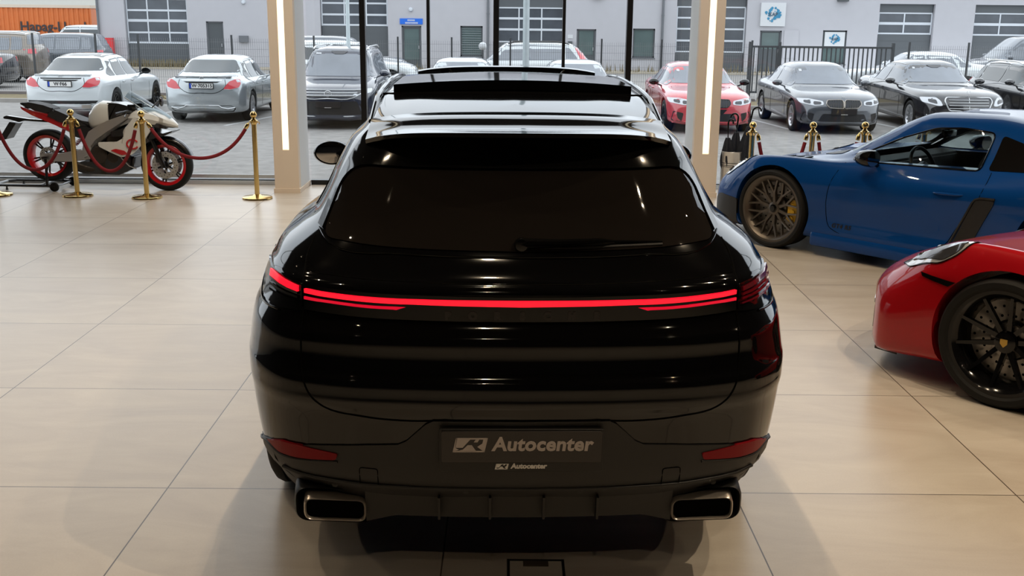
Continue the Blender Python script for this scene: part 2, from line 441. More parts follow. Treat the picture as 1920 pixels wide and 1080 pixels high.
# hatch in the floor
h = empty('floor_hatch', (.112, 3.565, 0), 0, 'square black-edged access hatch in the tiled floor behind the black car', 'floor hatch')
bm = new(); 
for x0, x1, y0, y1 in [(-.104, .104, -.006, .004), (-.104, -.094, -.21, .004), (.094, .104, -.21, .004), (-.104, .104, -.214, -.204)]: box(bm, x0, x1, y0, y1, 0, .004)
obj('hatch_frame', bm, 'frame_black', h, None)
bm = new(); box(bm, -.094, .094, -.204, -.006, 0, .0015); obj('hatch_lid', bm, 'floor_tile', h, None)
bm = new(); box(bm, -.046, .046, -.046, -.008, .001, .004); obj('handle', bm, mat('hatch_grip', (.06, .045, .03), .4), h, None)

# ------------------------------------------------------------------ outside ground
def slab(name, x0, x1, y0, y1, za, zb, m, th=.15, kind='structure'):
    bm = new(); prism(bm, [(y0, za), (y1, zb), (y1, zb-th), (y0, za-th)], x0, x1, 'yz'); o = obj(name, bm, m, None, None)
    o['kind'] = kind; return o
OG = -.45
slab('parking_ground', -60, 60, GY+.4, 29.2, OG, OG, 'asphalt')
bm = new(); box(bm, -60, 60, 29.2, 29.38, -.7, OG+.10); struct('parking_kerb', bm, 'kerb')
slab('verge_ground', -60, 60, 29.38, 31.4, OG+.06, OG+.06, 'dry_grass')
bm = new(); box(bm, -60, 7.1, 31.4, 31.62, -.8, -.32); box(bm, 11.4, 60, 31.4, 31.62, -.8, -.32); struct('parking_wall', bm, 'lowwall')
slab('yard_ground', -60, 60, 31.62, 49.6, -.36, -.55, 'road')
slab('yard_verge_ground', -60, 12, 49.6, 51.4, -.5, -.5, mat('verge_gravel', (.36, .32, .25), .9, bump=.3, vary=.2))
slab('yard_edge_ground', -60, 60, 51.4, 75, -.55, -.55, 'road')
# dry grass tufts along the building foot and the verge
bm = new()
for k in range(2600):
    if k < 1500: x = random.uniform(-13, 4.5); y = random.uniform(29.45, 31.3); z = OG+.06; hh = random.uniform(.05, .13)
    else: x = random.uniform(-18, -13.5) if k % 3 else random.uniform(-9, 12); y = random.uniform(50.2, 51.2); z = -.5; hh = random.uniform(.12, .42)
    w = .012+hh*.06; dx, dy = random.uniform(-.06, .06), random.uniform(-.05, .05)
    a = random.uniform(0, 3.14); c, s = math.cos(a)*w, math.sin(a)*w
    v = [bm.verts.new(p) for p in [(x-c, y-s, z), (x+c, y+s, z), (x+s*.6, y-c*.6, z), (x+dx, y+dy, z+hh)]]
    for f in ((0, 1, 3), (1, 2, 3), (2, 0, 3)): bm.faces.new([v[i] for i in f])
o = obj('dry_grass', bm, 'dry_grass', None, None); tag(o, 'dry straw-coloured grass along the kerb and wall foot', 'grass', kind='stuff')
# painted bay lines
def bay(x, y0, y1, lab):
    bm = new(); box(bm, x-.05, x+.05, y0, y1, OG, OG+.004); o = struct('trim_%d' % lab, bm, 'line_paint')
for k, x in enumerate([-8.55, -5.6, -2.5, .5, 3.1, 6.9, 9.6, 12.4]):
    bm = new(); box(bm, -.05, .05, 0, 4.2, 0, .004)
    o = obj('parking_ground_marking', bm, 'line_paint', None, None); o['kind'] = 'structure'; o.location = (x-.6, 23.6, OG); o.rotation_euler = (0, 0, R(-14 if x < 0 else 8))

# ------------------------------------------------------------------ building behind
BY = 51.5
def wall_front_of_building():
    b = empty('industrial_building', (0, BY, -.6), 0, 'long grey rendered workshop building behind the fenced yard', 'building')
    holes = []
    def L(x): return x
    bm = new()
    feats = [  # x0,x1,z0,z1 of openings
        (-17.9, -15.0, -.6, 2.95), (-14.15, -13.35, -.6, 1.55), (-8.82, -5.68, -.6, 2.95), (-5.05, -4.13, -.6, 1.45), (-2.31, -1.27, .08, 1.47),
        (-.62, 2.54, -.6, 2.95), (3.12, 4.03, -.6, 1.38), (5.75, 6.78, .1, 1.43), (7.75, 11.02, -.6, 2.95), (11.68, 12.70, -.6, 1.40),
        (14.62, 15.75, -.1, 1.44), (17.17, 19.75, -.6, 2.66), (21.62, 24.25, -.6, 2.66)]
    # wall strips between openings, full depth so that reveals are real
    x = -19.2; DEP = .35; ZT = 4.6
    for x0, x1, z0, z1 in feats:
        box(bm, x, x0, 0, DEP, 0, ZT+.6); box(bm, x0, x1, 0, DEP, z1+.6, ZT+.6)
        if z0 > -.55: box(bm, x0, x1, 0, DEP, 0, z0+.6)
        x = x1
    box(bm, x, 40, 0, DEP, 0, ZT+.6)
    box(bm, -19.2, 40, DEP+.02, 12, 0, ZT+.6)
    obj('wall', bm, 'render_grey', b, None)
    bm = new(); box(bm, -19.3, 40, -.06, 12, ZT+.6, ZT+.75); obj('roof_edge', bm, 'pipe_grey', b, None)
    bm = new(); box(bm, 11.2, 17.1, -.03, 0, 0, .12); box(bm, -.6, 7.7, -.03, 0, 0, .12); obj('plinth', bm, 'pale_base', b, None)
    def sect_door(x0, x1, lo, rows, vs, top, nvert=2):
        """sectional door: grey skirt, window rows between white rails"""
        g = new(); box(g, x0+.03, x1-.03, .2, .25, 0, lo+.6)
        for k in range(1, 6): box(g, x0+.03, x1-.03, .195, .2, (lo+.6)*k/6-.006, (lo+.6)*k/6+.006)
        box(g, x0+.03, x1-.03, .2, .25, rows[-1][1]+.6, top+.6)
        for xx in (x0+.03, x1-.05): box(g, xx, xx+.02, .24, .25, 0, top+.6)
        d = obj('sectional_door', g, 'garage_panel', b, None)
        g = new()
        for (z0, z1) in rows: box(g, x0+.05, x1-.05, .215, .23, z0+.6, z1+.6)
        obj('glazing', g, 'garage_glass', d, None)
        g = new(); zs = [lo]+[z for r in rows for z in r]
        prev = lo
        for (z0, z1) in rows:
            box(g, x0+.03, x1-.03, .19, .235, prev+.6-.0, z0+.6)
            prev = z1
        box(g, x0+.03, x1-.03, .19, .235, prev+.6, prev+.6+.06)
        for vx in vs: box(g, vx-.03, vx+.03, .193, .232, lo+.6, prev+.6)
        box(g, x0+.02, x0+.08, .187, .232, lo+.59, prev+.6); box(g, x1-.08, x1-.02, .187, .232, lo+.59, prev+.6)
        obj('rail', g, 'garage_white', d, None)
    sect_door(-17.9, -15.0, .52, [(.60, .98), (1.06, 1.5), (1.62, 1.98), (2.07, 2.5)], [-16.9, -15.92], 2.95)
    sect_door(-8.82, -5.68, 1.42, [(1.50, 1.88), (1.97, 2.40), (2.48, 2.9)], [-7.72, -6.7], 2.95)
    sect_door(-.62, 2.54, .74, [(.80, 1.28), (1.38, 1.78), (1.88, 2.28)], [.42, 1.48], 2.95)
    sect_door(7.75, 11.02, .37, [(.43, .86), (.95, 1.40), (1.48, 1.90), (1.98, 2.40)], [9.5], 2.95)
    sect_door(17.17, 19.75, 1.29, [(1.36, 1.72), (1.84, 2.22)], [18.42], 2.66)
    sect_door(21.62, 24.25, 1.27, [(1.34, 1.72), (1.84, 2.24)], [22.9], 2.66)
    def door(x0, x1, z1, glass=None, frame='door_grey'):
        g = new(); box(g, x0+.01, x1-.01, .12, .2, 0, z1+.6); d = obj('entrance_door', g, frame, b, None)
        g = new(); box(g, x0, x0+.06, .09, .14, 0, z1+.6); box(g, x1-.06, x1, .09, .14, 0, z1+.6); box(g, x0, x1, .09, .14, z1+.54, z1+.6); obj('door_frame', g, 'pipe_grey', d, None)
        if glass: g = new(); box(g, x0+.12, x1-.12, .105, .125, glass[0]+.6, glass[1]+.6); obj('glazing', g, 'door_glass', d, None)
        g = new(); box(g, x1-.14, x1-.11, .07, .12, 1.0, 1.15); obj('handle', g, 'alu', d, None)
    door(-14.15, -13.35, 1.55, None); door(-5.05, -4.13, 1.45, (-.1, 1.3)); door(3.12, 4.03, 1.38, (.2, 1.3)); door(11.68, 12.70, 1.40, (.55, 1.3))
    def win(x0, x1, z0, z1, kind):
        g = new(); t = .07
        for a in [(x0, x1, z0, z0+t), (x0, x1, z1-t, z1), (x0, x0+t, z0, z1), (x1-t, x1, z0, z1)]: box(g, a[0], a[1], .08, .16, a[2]+.6, a[3]+.6)
        d = obj('window', g, 'door_grey', b, None)
        g = new(); box(g, x0+t, x1-t, .12, .14, z0+t+.6, z1-t+.6); obj('glazing', g, 'door_glass', d, None)
        if kind == 'shutter':
            g = new(); n = 12
            for k in range(n): zz = z0+t+(z1-z0-2*t)*k/n; bar(g, (x0+t, .10, zz+.64), (x1-t, .10, zz+.64), .06, .012)
            obj('blind', g, 'galv', d, None)
        g = new(); box(g, x0-.03, x1+.03, -.05, .1, z0+.55, z0+.6); obj('window_ledge', g, 'pipe_grey', d, None)
    win(-2.31, -1.27, .08, 1.47, 'shutter'); win(5.75, 6.78, .1, 1.43, ''); win(14.62, 15.75, -.1, 1.44, '')
    for x0 in (-19.12, -1.02, 7.1, 27.5):
        g = new(); tube(g, [(x0, -.09, .0), (x0, -.09, 5.1)], .055, 8)
        for z in (1.2, 2.6, 4.0): tube(g, [(x0, -.09, z), (x0, -.09, z+.06)], .07, 8)
        obj('drainpipe', g, 'pipe_grey', b)
    return b
wall_front_of_building()
def on_wall(name, lab, cat, x0, x1, z0, z1, m, dep=.05, group=None):
    e = empty(name, ((x0+x1)/2, BY, (z0+z1)/2), 0, lab, cat, group)
    w, h = (x1-x0)/2, (z1-z0)/2; bm = new(); box(bm, -w, w, -dep, 0, -h, h); obj('panel', bm, m, e, None); return e, w, h
e, w, h = on_wall('wall_sign', 'blue sign with two white text lines above the glazed entrance', 'sign', -5.12, -4.06, 1.52, 1.78, 'sign_blue')
bm = new()
for k, (a, b, z) in enumerate([(-.17, .17, .05), (-.28, .28, -.07)]):
    x = a
    while x < b: box(bm, x, x+.035, -.056, -.05, z-.035, z+.035); x += .05
obj('lettering', bm, 'sign_white', e, None)
def splash(parent, R0, y):
    rnd = random.Random(5); bm = new()
    for k in range(46):
        a = rnd.uniform(0, 6.28); r = R0*rnd.uniform(.45, .95); s = R0*rnd.uniform(.05, .22)
        p = [(r*math.cos(a)*1.0+s*math.cos(t*1.047), r*math.sin(a)*.9+s*math.sin(t*1.047)) for t in range(6)]
        prism(bm, p, y-.004-.0004*k, y, 'xz')
    obj('splash_emblem', bm, 'splash_blue', parent, None)
    me = text_mesh('KAP', R0*.62, .002, .006); o = obj('lettering', me, 'splash_dark', parent, None); o.location = (0, y-.03, 0); o.rotation_euler = (R(90), 0, 0)
e, w, h = on_wall('wall_sign', 'square white sign with a blue splash emblem high on the grey wall', 'sign', 11.63, 12.78, 1.60, 2.66, 'sign_white', .12); splash(e, .36, -.12)
e, w, h = on_wall('window_sign', 'small white panel with a blue splash emblem filling a window behind the gate', 'sign', 14.72, 15.66, .72, 1.36, 'sign_white', -.11); e.location.y = BY+.02; 
splash(e, .24, .0)
on_wall('letterbox', 'dark letterbox on the grey wall right of the plain grey door', 'letterbox', -12.62, -12.2, .62, .92, 'pipe_grey', .12)
on_wall('intercom_box', 'small dark box on the wall beside the green-glazed door', 'wall box', 2.72, 2.92, .55, .82, 'door_grey', .1)
on_wall('number_plaque', 'small white plaque on the wall above a dark box', 'plaque', 2.70, 2.94, .95, 1.12, 'sign_white', .02)
on_wall('electric_cabinet', 'white-edged meter cabinet door beside the dark entrance door', 'cabinet', 12.80, 13.48, .15, 1.42, 'render_grey', .04)
for (x, z, n) in ((-4.61, 2.18, 'round white wall lamp above the blue sign'), (-12.35, 2.43, 'round white wall lamp high above the letterbox'), (15.4, 2.80, 'dark wall lamp high on the wall above the gate'), (4.05, 2.85, 'dark wall lamp high above the green-glazed door')):
    e = empty('wall_lamp', (x, BY, z), 0, n, 'wall lamp'); bm = new()
    if 'white' in n: lathe(bm, [(0, -.12), (.07, -.10), (.10, -.04), (.10, 0)], 16, 'y'); obj('lamp_shade', bm, 'garage_white', e)
    else: box(bm, -.25, .25, -.22, 0, -.05, .05, .01); obj('lamp_shade', bm, 'door_grey', e)
# hydrant box on its post
e = empty('hydrant_cabinet', (-18.58, BY-.35, -.55), 0, 'red hydrant cabinet standing before the grey building corner', 'cabinet')
bm = new(); box(bm, -.2, .2, -.12, .12, .58, 1.32, .01); obj('body', bm, 'red_box', e, None)
bm = new(); box(bm, -.17, .17, -.08, .08, 0, .58); obj('leg', bm, 'red_box', e, None)
bm = new(); 
for a in (-.09, .05): box(bm, a, a+.04, -.128, -.12, .66, .84); box(bm, a-.03, a+.07, -.128, -.12, .76, .79)
obj('lettering', bm, 'sign_white', e, None)

# pale building and container far left
e = empty('warehouse', (-34, 78, -.5), 0, 'pale warehouse wall rising behind the orange container', 'building')
bm = new(); box(bm, -30, 14.6, 0, 6, 0, 9); obj('wall', bm, mat('pale_wall', (.50, .50, .46), .8, vary=.05), e, None)
bm = new(); 
for k in range(14): box(bm, -29+k*3.1, -27.2+k*3.1, -.05, 0, 3.6, 5.2)
obj('window', bm, 'garage_glass', e, None)
def container():
    e = empty('shipping_container', (-29.6, 62, -.5), 0, 'orange corrugated shipping container with dark company lettering', 'container')
    bm = new(); pts = []; x = -6.1; p = .28
    while x < 6.1:
        pts += [(x, 0), (x+.08, 0), (x+.12, .04), (x+.2, .04), (x+.24, 0)]; x += p
    poly = pts+[(6.1, 0), (6.1, 2.4), (-6.1, 2.4)]
    prism(bm, poly, .15, 2.62, 'xy'); obj('body', bm, 'orange_steel', e, None)
    bm = new(); box(bm, -6.15, 6.15, -.05, 2.45, 2.62, 2.78); obj('top_rail', bm, mat('rail_beige', (.62, .52, .42), .7), e, None)
    bm = new(); box(bm, -6.15, 6.15, -.05, 2.45, 0, .15); obj('bottom_rail', bm, 'orange_steel', e, None)
    bm = new()
    for k in range(2):
        a = .1+k*.42; prism(bm, [(a, 1.45), (a+.34, 1.45), (a+.50, 2.03), (a+.16, 2.03)], -.02, 0, 'xz')
    prism(bm, [(.0, 1.45), (.95, 1.45), (1.02, 1.62), (.05, 1.62)], -.03, -.015, 'xz')
    obj('logo', bm, 'logo_blue', e, None)
    text('lettering', 'Hapag-Lloyd', .74, (2.15, -.03, 1.58), (R(90), 0, 0), 'black_paint_text', e, bold=.012, depth=.008, align='LEFT')
container()

# fence of steel mesh on posts
def fence(x0, x1, lab, posts):
    y = 31.5; zb, zt = -.316, 1.27
    e = empty('mesh_fence', ((x0+x1)/2, y, zb), 0, lab, 'fence'); cx = (x0+x1)/2; H = zt-zb
    bm = new(); w = .003; x = x0
    while x < x1: box(bm, x-cx-w, x-cx+w, -w, w, .03, H-.04); x += .062
    for z in [.05+.2*k for k in range(8)]: box(bm, x0-cx, x1-cx, -w*1.2, w*1.2, z-w, z+w)
    obj('wire_panel', bm, mat('fence_wire', (.17, .18, .19), .5, .2), e, None)
    for px in posts: bm = new(); box(bm, px-cx-.024, px-cx+.024, -.024, .024, 0, H+.06); obj('post', bm, 'fence_dark', e, None)
fence(-20, -2.4, 'steel mesh fence behind the white and silver saloons', [-18.6, -16.1, -13.63, -11.84, -10.62, -7.95, -5.6, -3.2])
fence(-2.4, 7.1, 'steel mesh fence behind the middle of the car park', [-1.66, .02, 2.63, 4.35, 6.94])
fence(11.4, 22, 'steel mesh fence right of the bar gate, before the white car', [11.45, 13.15, 15.5, 18, 20.5])
e = empty('bar_gate', (9.25, 32.6, -.35), 0, 'dark sliding gate of upright bars in the yard fence', 'gate')
bm = new(); 
for z in (.12, 1.45): box(bm, -2.1, 2.1, -.03, .03, z, z+.06)
obj('gate_frame', bm, 'fence_dark', e, None)
bm = new(); x = -2.0
while x < 2.05: box(bm, x-.018, x+.018, -.015, .015, .15, 1.48); x += .135
obj('bars', bm, 'fence_dark', e, None)
for x in (-2.12, -1.25, 2.12): bm = new(); box(bm, x-.04, x+.04, -.04, .04, 0, 1.62); obj('post', bm, 'fence_dark', e, None)
def mast(x, y, r, zb, lab):
    e = empty('steel_mast', (x, y, zb), 0, lab, 'mast'); bm = new(); lathe(bm, [(r*1.2, 0), (r*1.2, .1), (r, .12), (r*.9, 9), (0, 9)], 16); obj('pole', bm, 'galv', e)
    bm = new(); box(bm, -r*2, r*2, -r*2, r*2, 0, .03); obj('base_plate', bm, 'galv', e, None)
mast(-4.38, 29.9, .055, OG+.06, 'thin galvanised mast behind the dark SUV'); mast(.44, 29.9, .09, OG+.06, 'thick galvanised mast in the middle of the verge')
e = empty('globe_lamp', (-.80, 32.6, -.36), 0, 'white globe lamp on a short dark post behind the fence', 'lamp')
bm = new(); tube(bm, [(0, 0, 0), (0, 0, 1.32)], .03, 10); obj('pole', bm, 'fence_dark', e)
bm = new(); bmesh.ops.create_uvsphere(bm, u_segments=20, v_segments=12, radius=.12, matrix=Matrix.Translation((0, 0, 1.42))); obj('lamp_globe', bm, 'sign_white', e)
# ------------------------------------------------------------------ car materials
mat('paint_black', (.0022, .0022, .0025), .05, coat=0, spec=.5)
mat('plastic_black', (.0065, .006, .006), .5, bump=.12, bscale=500)
mat('gloss_black', (.003, .003, .003), .06)
mat('reflector_red', (.20, .004, .008), .4, spec=.15)
mat('seam', (.0008, .0008, .0008), .9, spec=.05)
mat('tyre', (.0065, .0065, .0065), .7, spec=.3, bump=.1, bscale=40)
mat('chrome', (.78, .78, .80), .12, 1); mat('chrome_day', (.66, .68, .70), .28, .55, coat=.5)
mat('chrome_dark', (.52, .47, .42), .28, .75)
mat('pipe_inside', (.0015, .0015, .0015), .9, spec=.03)
mat('tinted_glass', (.006, .0055, .0055), .025, spec=.6)
mat('rear_glass', (.011, .009, .008), .018, spec=.42)
mat('car_glass', (.055, .065, .07), .04, spec=.8)
mat('car_glass_light', (.20, .22, .25), .05, spec=.8, vary=.35, vscale=1.8)
mat('lamp_red_lit', (.4, 0, .01), .3, emit=(1, .006, .022), estr=1.35)
mat('lamp_red_lit_low', (.3, 0, .01), .3, emit=(.85, .004, .03), estr=.75)
mat('lamp_red', (.42, .012, .02), .12, coat=.6)
mat('lamp_red_dark', (.12, .003, .010), .15, coat=.6)
mat('lamp_clear', (.55, .57, .6), .08, .4, coat=.6)
mat('lamp_inner', (.06, .06, .065), .15, .5, coat=.6)
mat('lamp_orange', (.8, .25, .03), .2)
mat('plate_white', (.78, .78, .76), .4); mat('plate_blue', (.01, .06, .45), .4); mat('plate_ink', (.02, .02, .025), .5)
mat('plate_dark', (.013, .010, .010), .35)
mat('plate_letter', (.42, .37, .35), .5, emit=(.42, .37, .35), estr=0)
mat('rim_bronze', (.125, .108, .092), .35, .7); mat('rim_black', (.006, .006, .007), .12, .3)
mat('rim_silver', (.56, .57, .59), .3, .8); mat('disc_steel', (.30, .285, .27), .35, .9); mat('well_black', (.004, .004, .004), .95, spec=.1)
mat('caliper_yellow', (.62, .36, .01), .35); mat('caliper_red', (.55, .012, .015), .35)
mat('gold', (.62, .40, .10), .3, .9)

def spoke_bar(bm, a, r0, r1, w0, w1, x0, x1, th, bev=.004):
    """a tapering spoke in the wheel plane (axis x): from radius r0 to r1 at angle a, face depth x0 -> x1"""
    c, s = math.cos(a), math.sin(a)
    def P(r, t, x): return (x, r*c-t*s, r*s+t*c)
    A = [P(r0, -w0/2, x0), P(r0, w0/2, x0), P(r1, w1/2, x1), P(r1, -w1/2, x1)]
    B = [P(r0, -w0/2, x0-th), P(r0, w0/2, x0-th), P(r1, w1/2, x1-th), P(r1, -w1/2, x1-th)]
    v = [bm.verts.new(p) for p in A+B]
    fs = [bm.faces.new([v[i] for i in f]) for f in ((0, 1, 2, 3), (7, 6, 5, 4), (0, 4, 5, 1), (1, 5, 6, 2), (2, 6, 7, 3), (3, 7, 4, 0))]
def spoke_bar2(bm, p, q, w0, w1, x0, x1, th):
    """spoke between two polar points p=(r,a), q=(r,a)"""
    P = Vector((p[0]*math.cos(p[1]), p[0]*math.sin(p[1]))); Q = Vector((q[0]*math.cos(q[1]), q[0]*math.sin(q[1])))
    d = (Q-P).normalized(); n = Vector((-d.y, d.x))
    pts = [(P-n*w0/2, x0), (P+n*w0/2, x0), (Q+n*w1/2, x1), (Q-n*w1/2, x1)]
    v = [bm.verts.new((x, a.x, a.y)) for a, x in pts]+[bm.verts.new((x-th, a.x, a.y)) for a, x in pts]
    for f in ((0, 1, 2, 3), (7, 6, 5, 4), (0, 4, 5, 1), (1, 5, 6, 2), (2, 6, 7, 3), (3, 7, 4, 0)): bm.faces.new([v[i] for i in f])
def wheel(parent, loc, side, Rt, w, Rr, style, rimm, steer=0, detail=True, cal=None, rot=0, name='wheel'):
    """side +1: outer face looks to +x. Tyre is the part; rim, hub, disc, caliper hang below it"""
    bm = new(); s = Rt-Rr
    prof = [(Rr-.012, w*.36), (Rr+.004, w*.43), (Rr+s*.3, w*.49), (Rt-s*.28, w*.495), (Rt-s*.09, w*.44), (Rt, w*.36)]
    if detail:
        g = [w*.30, w*.27, w*.12, w*.09]
        prof += [(Rt, g[0]), (Rt-.008, g[0]-.004), (Rt-.008, g[1]), (Rt, g[1]-.003), (Rt+.001, g[2]), (Rt-.008, g[2]-.004), (Rt-.008, g[3]), (Rt, g[3]-.003)]
    prof += [(r, -h) for r, h in reversed(prof)]
    lathe(bm, prof, 56, 'x'); 
    t = obj(name, bm, 'tyre', parent, 40); t.location = loc
    t.rotation_euler = (0, 0, R(steer)+(math.pi if side < 0 else 0))
    bm = new(); xo = w*.42
    lathe(bm, [(Rr-.012, xo+.004), (Rr+.006, xo+.006), (Rr+.010, xo-.004), (Rr-.002, xo-.012), (Rr-.022, xo-.02), (Rr-.035, xo-.05), (Rr-.04, -w*.3), (Rr-.005, -w*.42), (Rr-.01, -w*.43), (Rr-.06, -w*.3), (Rr-.052, xo-.05), (Rr-.030, xo-.012)], 56, 'x', closed=True)
    n = 5; xi = xo-.045
    if style == 'rs':          # forged wheel, ten pairs of thin spokes forking to the rim
        n = 10
        for k in range(n):
            a = 2*math.pi*(k+.5)/n+rot
            spoke_bar2(bm, (.055, a), (Rr*.52, a), .026, .020, xi, xi+.004, .035)
            for q in (-1, 1): spoke_bar2(bm, (Rr*.48, a+q*.02), (Rr-.02, a+q*.20), .015, .014, xi+.004, xo-.012, .028)
    elif style == 'twin10':    # ten slim straight spokes in pairs
        for k in range(5):
            a = 2*math.pi*(k+.25)/5+rot
            for q in (-1, 1): spoke_bar2(bm, (.045, a+q*.40), (Rr-.016, a+q*.30), .026, .015, xi-.012, xo-.008, .03)
    elif style == 'six':
        for k in range(6): spoke_bar(bm, 2*math.pi*k/6+rot, .03, Rr-.02, .05, .085, xi+.01, xo-.015, .04)
    elif style == 'multi':
        for k in range(12):
            a = 2*math.pi*k/12+rot; spoke_bar(bm, a, .04, Rr-.015, .03, .034, xi, xo-.012, .03)
    elif style == 'fork':
        for k in range(5):
            a = 2*math.pi*k/5+rot
            spoke_bar2(bm, (.04, a), (Rr*.45, a), .05, .06, xi, xi+.005, .04)
            for q in (-1, 1): spoke_bar2(bm, (Rr*.4, a+q*.05), (Rr-.02, a+q*.33), .035, .035, xi+.005, xo-.015, .035)
    lathe(bm, [(0, xi+.012), (.032, xi+.012), (.055, xi+.002), (.062, xi-.03), (0, xi-.03)], 24, 'x')
    r = obj('rim', bm, rimm, t, 30)
    if style in ('twin10', 'rs'):
        bm = new(); x0 = xi+.012
        if style == 'rs': lathe(bm, [(0, x0+.012), (.022, x0+.012), (.026, x0+.002), (.036, x0), (.040, x0-.01), (0, x0-.01)], 12, 'x')
        else: prism(bm, rpoly([(-.019, .020), (.019, .020), (.019, -.004), (0, -.024), (-.019, -.004)], .004), x0, x0+.003, 'yz')
        obj('hub_cap', bm, 'gloss_black' if style == 'rs' else 'gold', t, 30)
    if detail:
        bm = new(); rd = Rr*.80
        lathe(bm, [(rd, .01), (rd, -.018), (rd*.5, -.018), (rd*.45, -.05), (0, -.05), (0, .02), (rd*.42, .02), (rd*.45, .01)], 48, 'x')
        obj('brake_disc', bm, 'disc_steel', t, 30)
        bm = new()
        for k in range(48):
            a = k*2*math.pi/48; rr = rd*(.62 if k % 2 else .84)
            lathe(bm, [(0, .012), (.0075, .0112), (.0075, .009), (0, .009)], 6, 'x', Matrix.Translation((0, rr*math.cos(a), rr*math.sin(a))))
        obj('disc_holes', bm, 'pipe_inside', t, None)
        if cal:
            m, ang = cal; pts = []
            for k in range(9):
                a = ang-.52+1.04*k/8; pts.append((rd*1.035*math.cos(a), rd*1.035*math.sin(a)))
            for k in range(8, -1, -1):
                a = ang-.50+1.0*k/8; pts.append((rd*.60*math.cos(a), rd*.60*math.sin(a)))
            bm = new(); prism(bm, pts, -.06, .050, 'yz'); bmesh.ops.bevel(bm, geom=[e for e in bm.edges], offset=.006, segments=2, affect='EDGES')
            for q in (-.3, 0, .3):
                a = ang+q; lathe(bm, [(0, .060), (.02, .058), (.024, .045), (0, .045)], 14, 'x', Matrix.Translation((0, rd*.82*math.cos(a), rd*.82*math.sin(a))))
            obj('brake_caliper', bm, m, t, 30)
    return t

def rr_box_pts(w, h, r, seg=5):
    return rpoly([(-w/2, -h/2), (w/2, -h/2), (w/2, h/2), (-w/2, h/2)], r, seg)
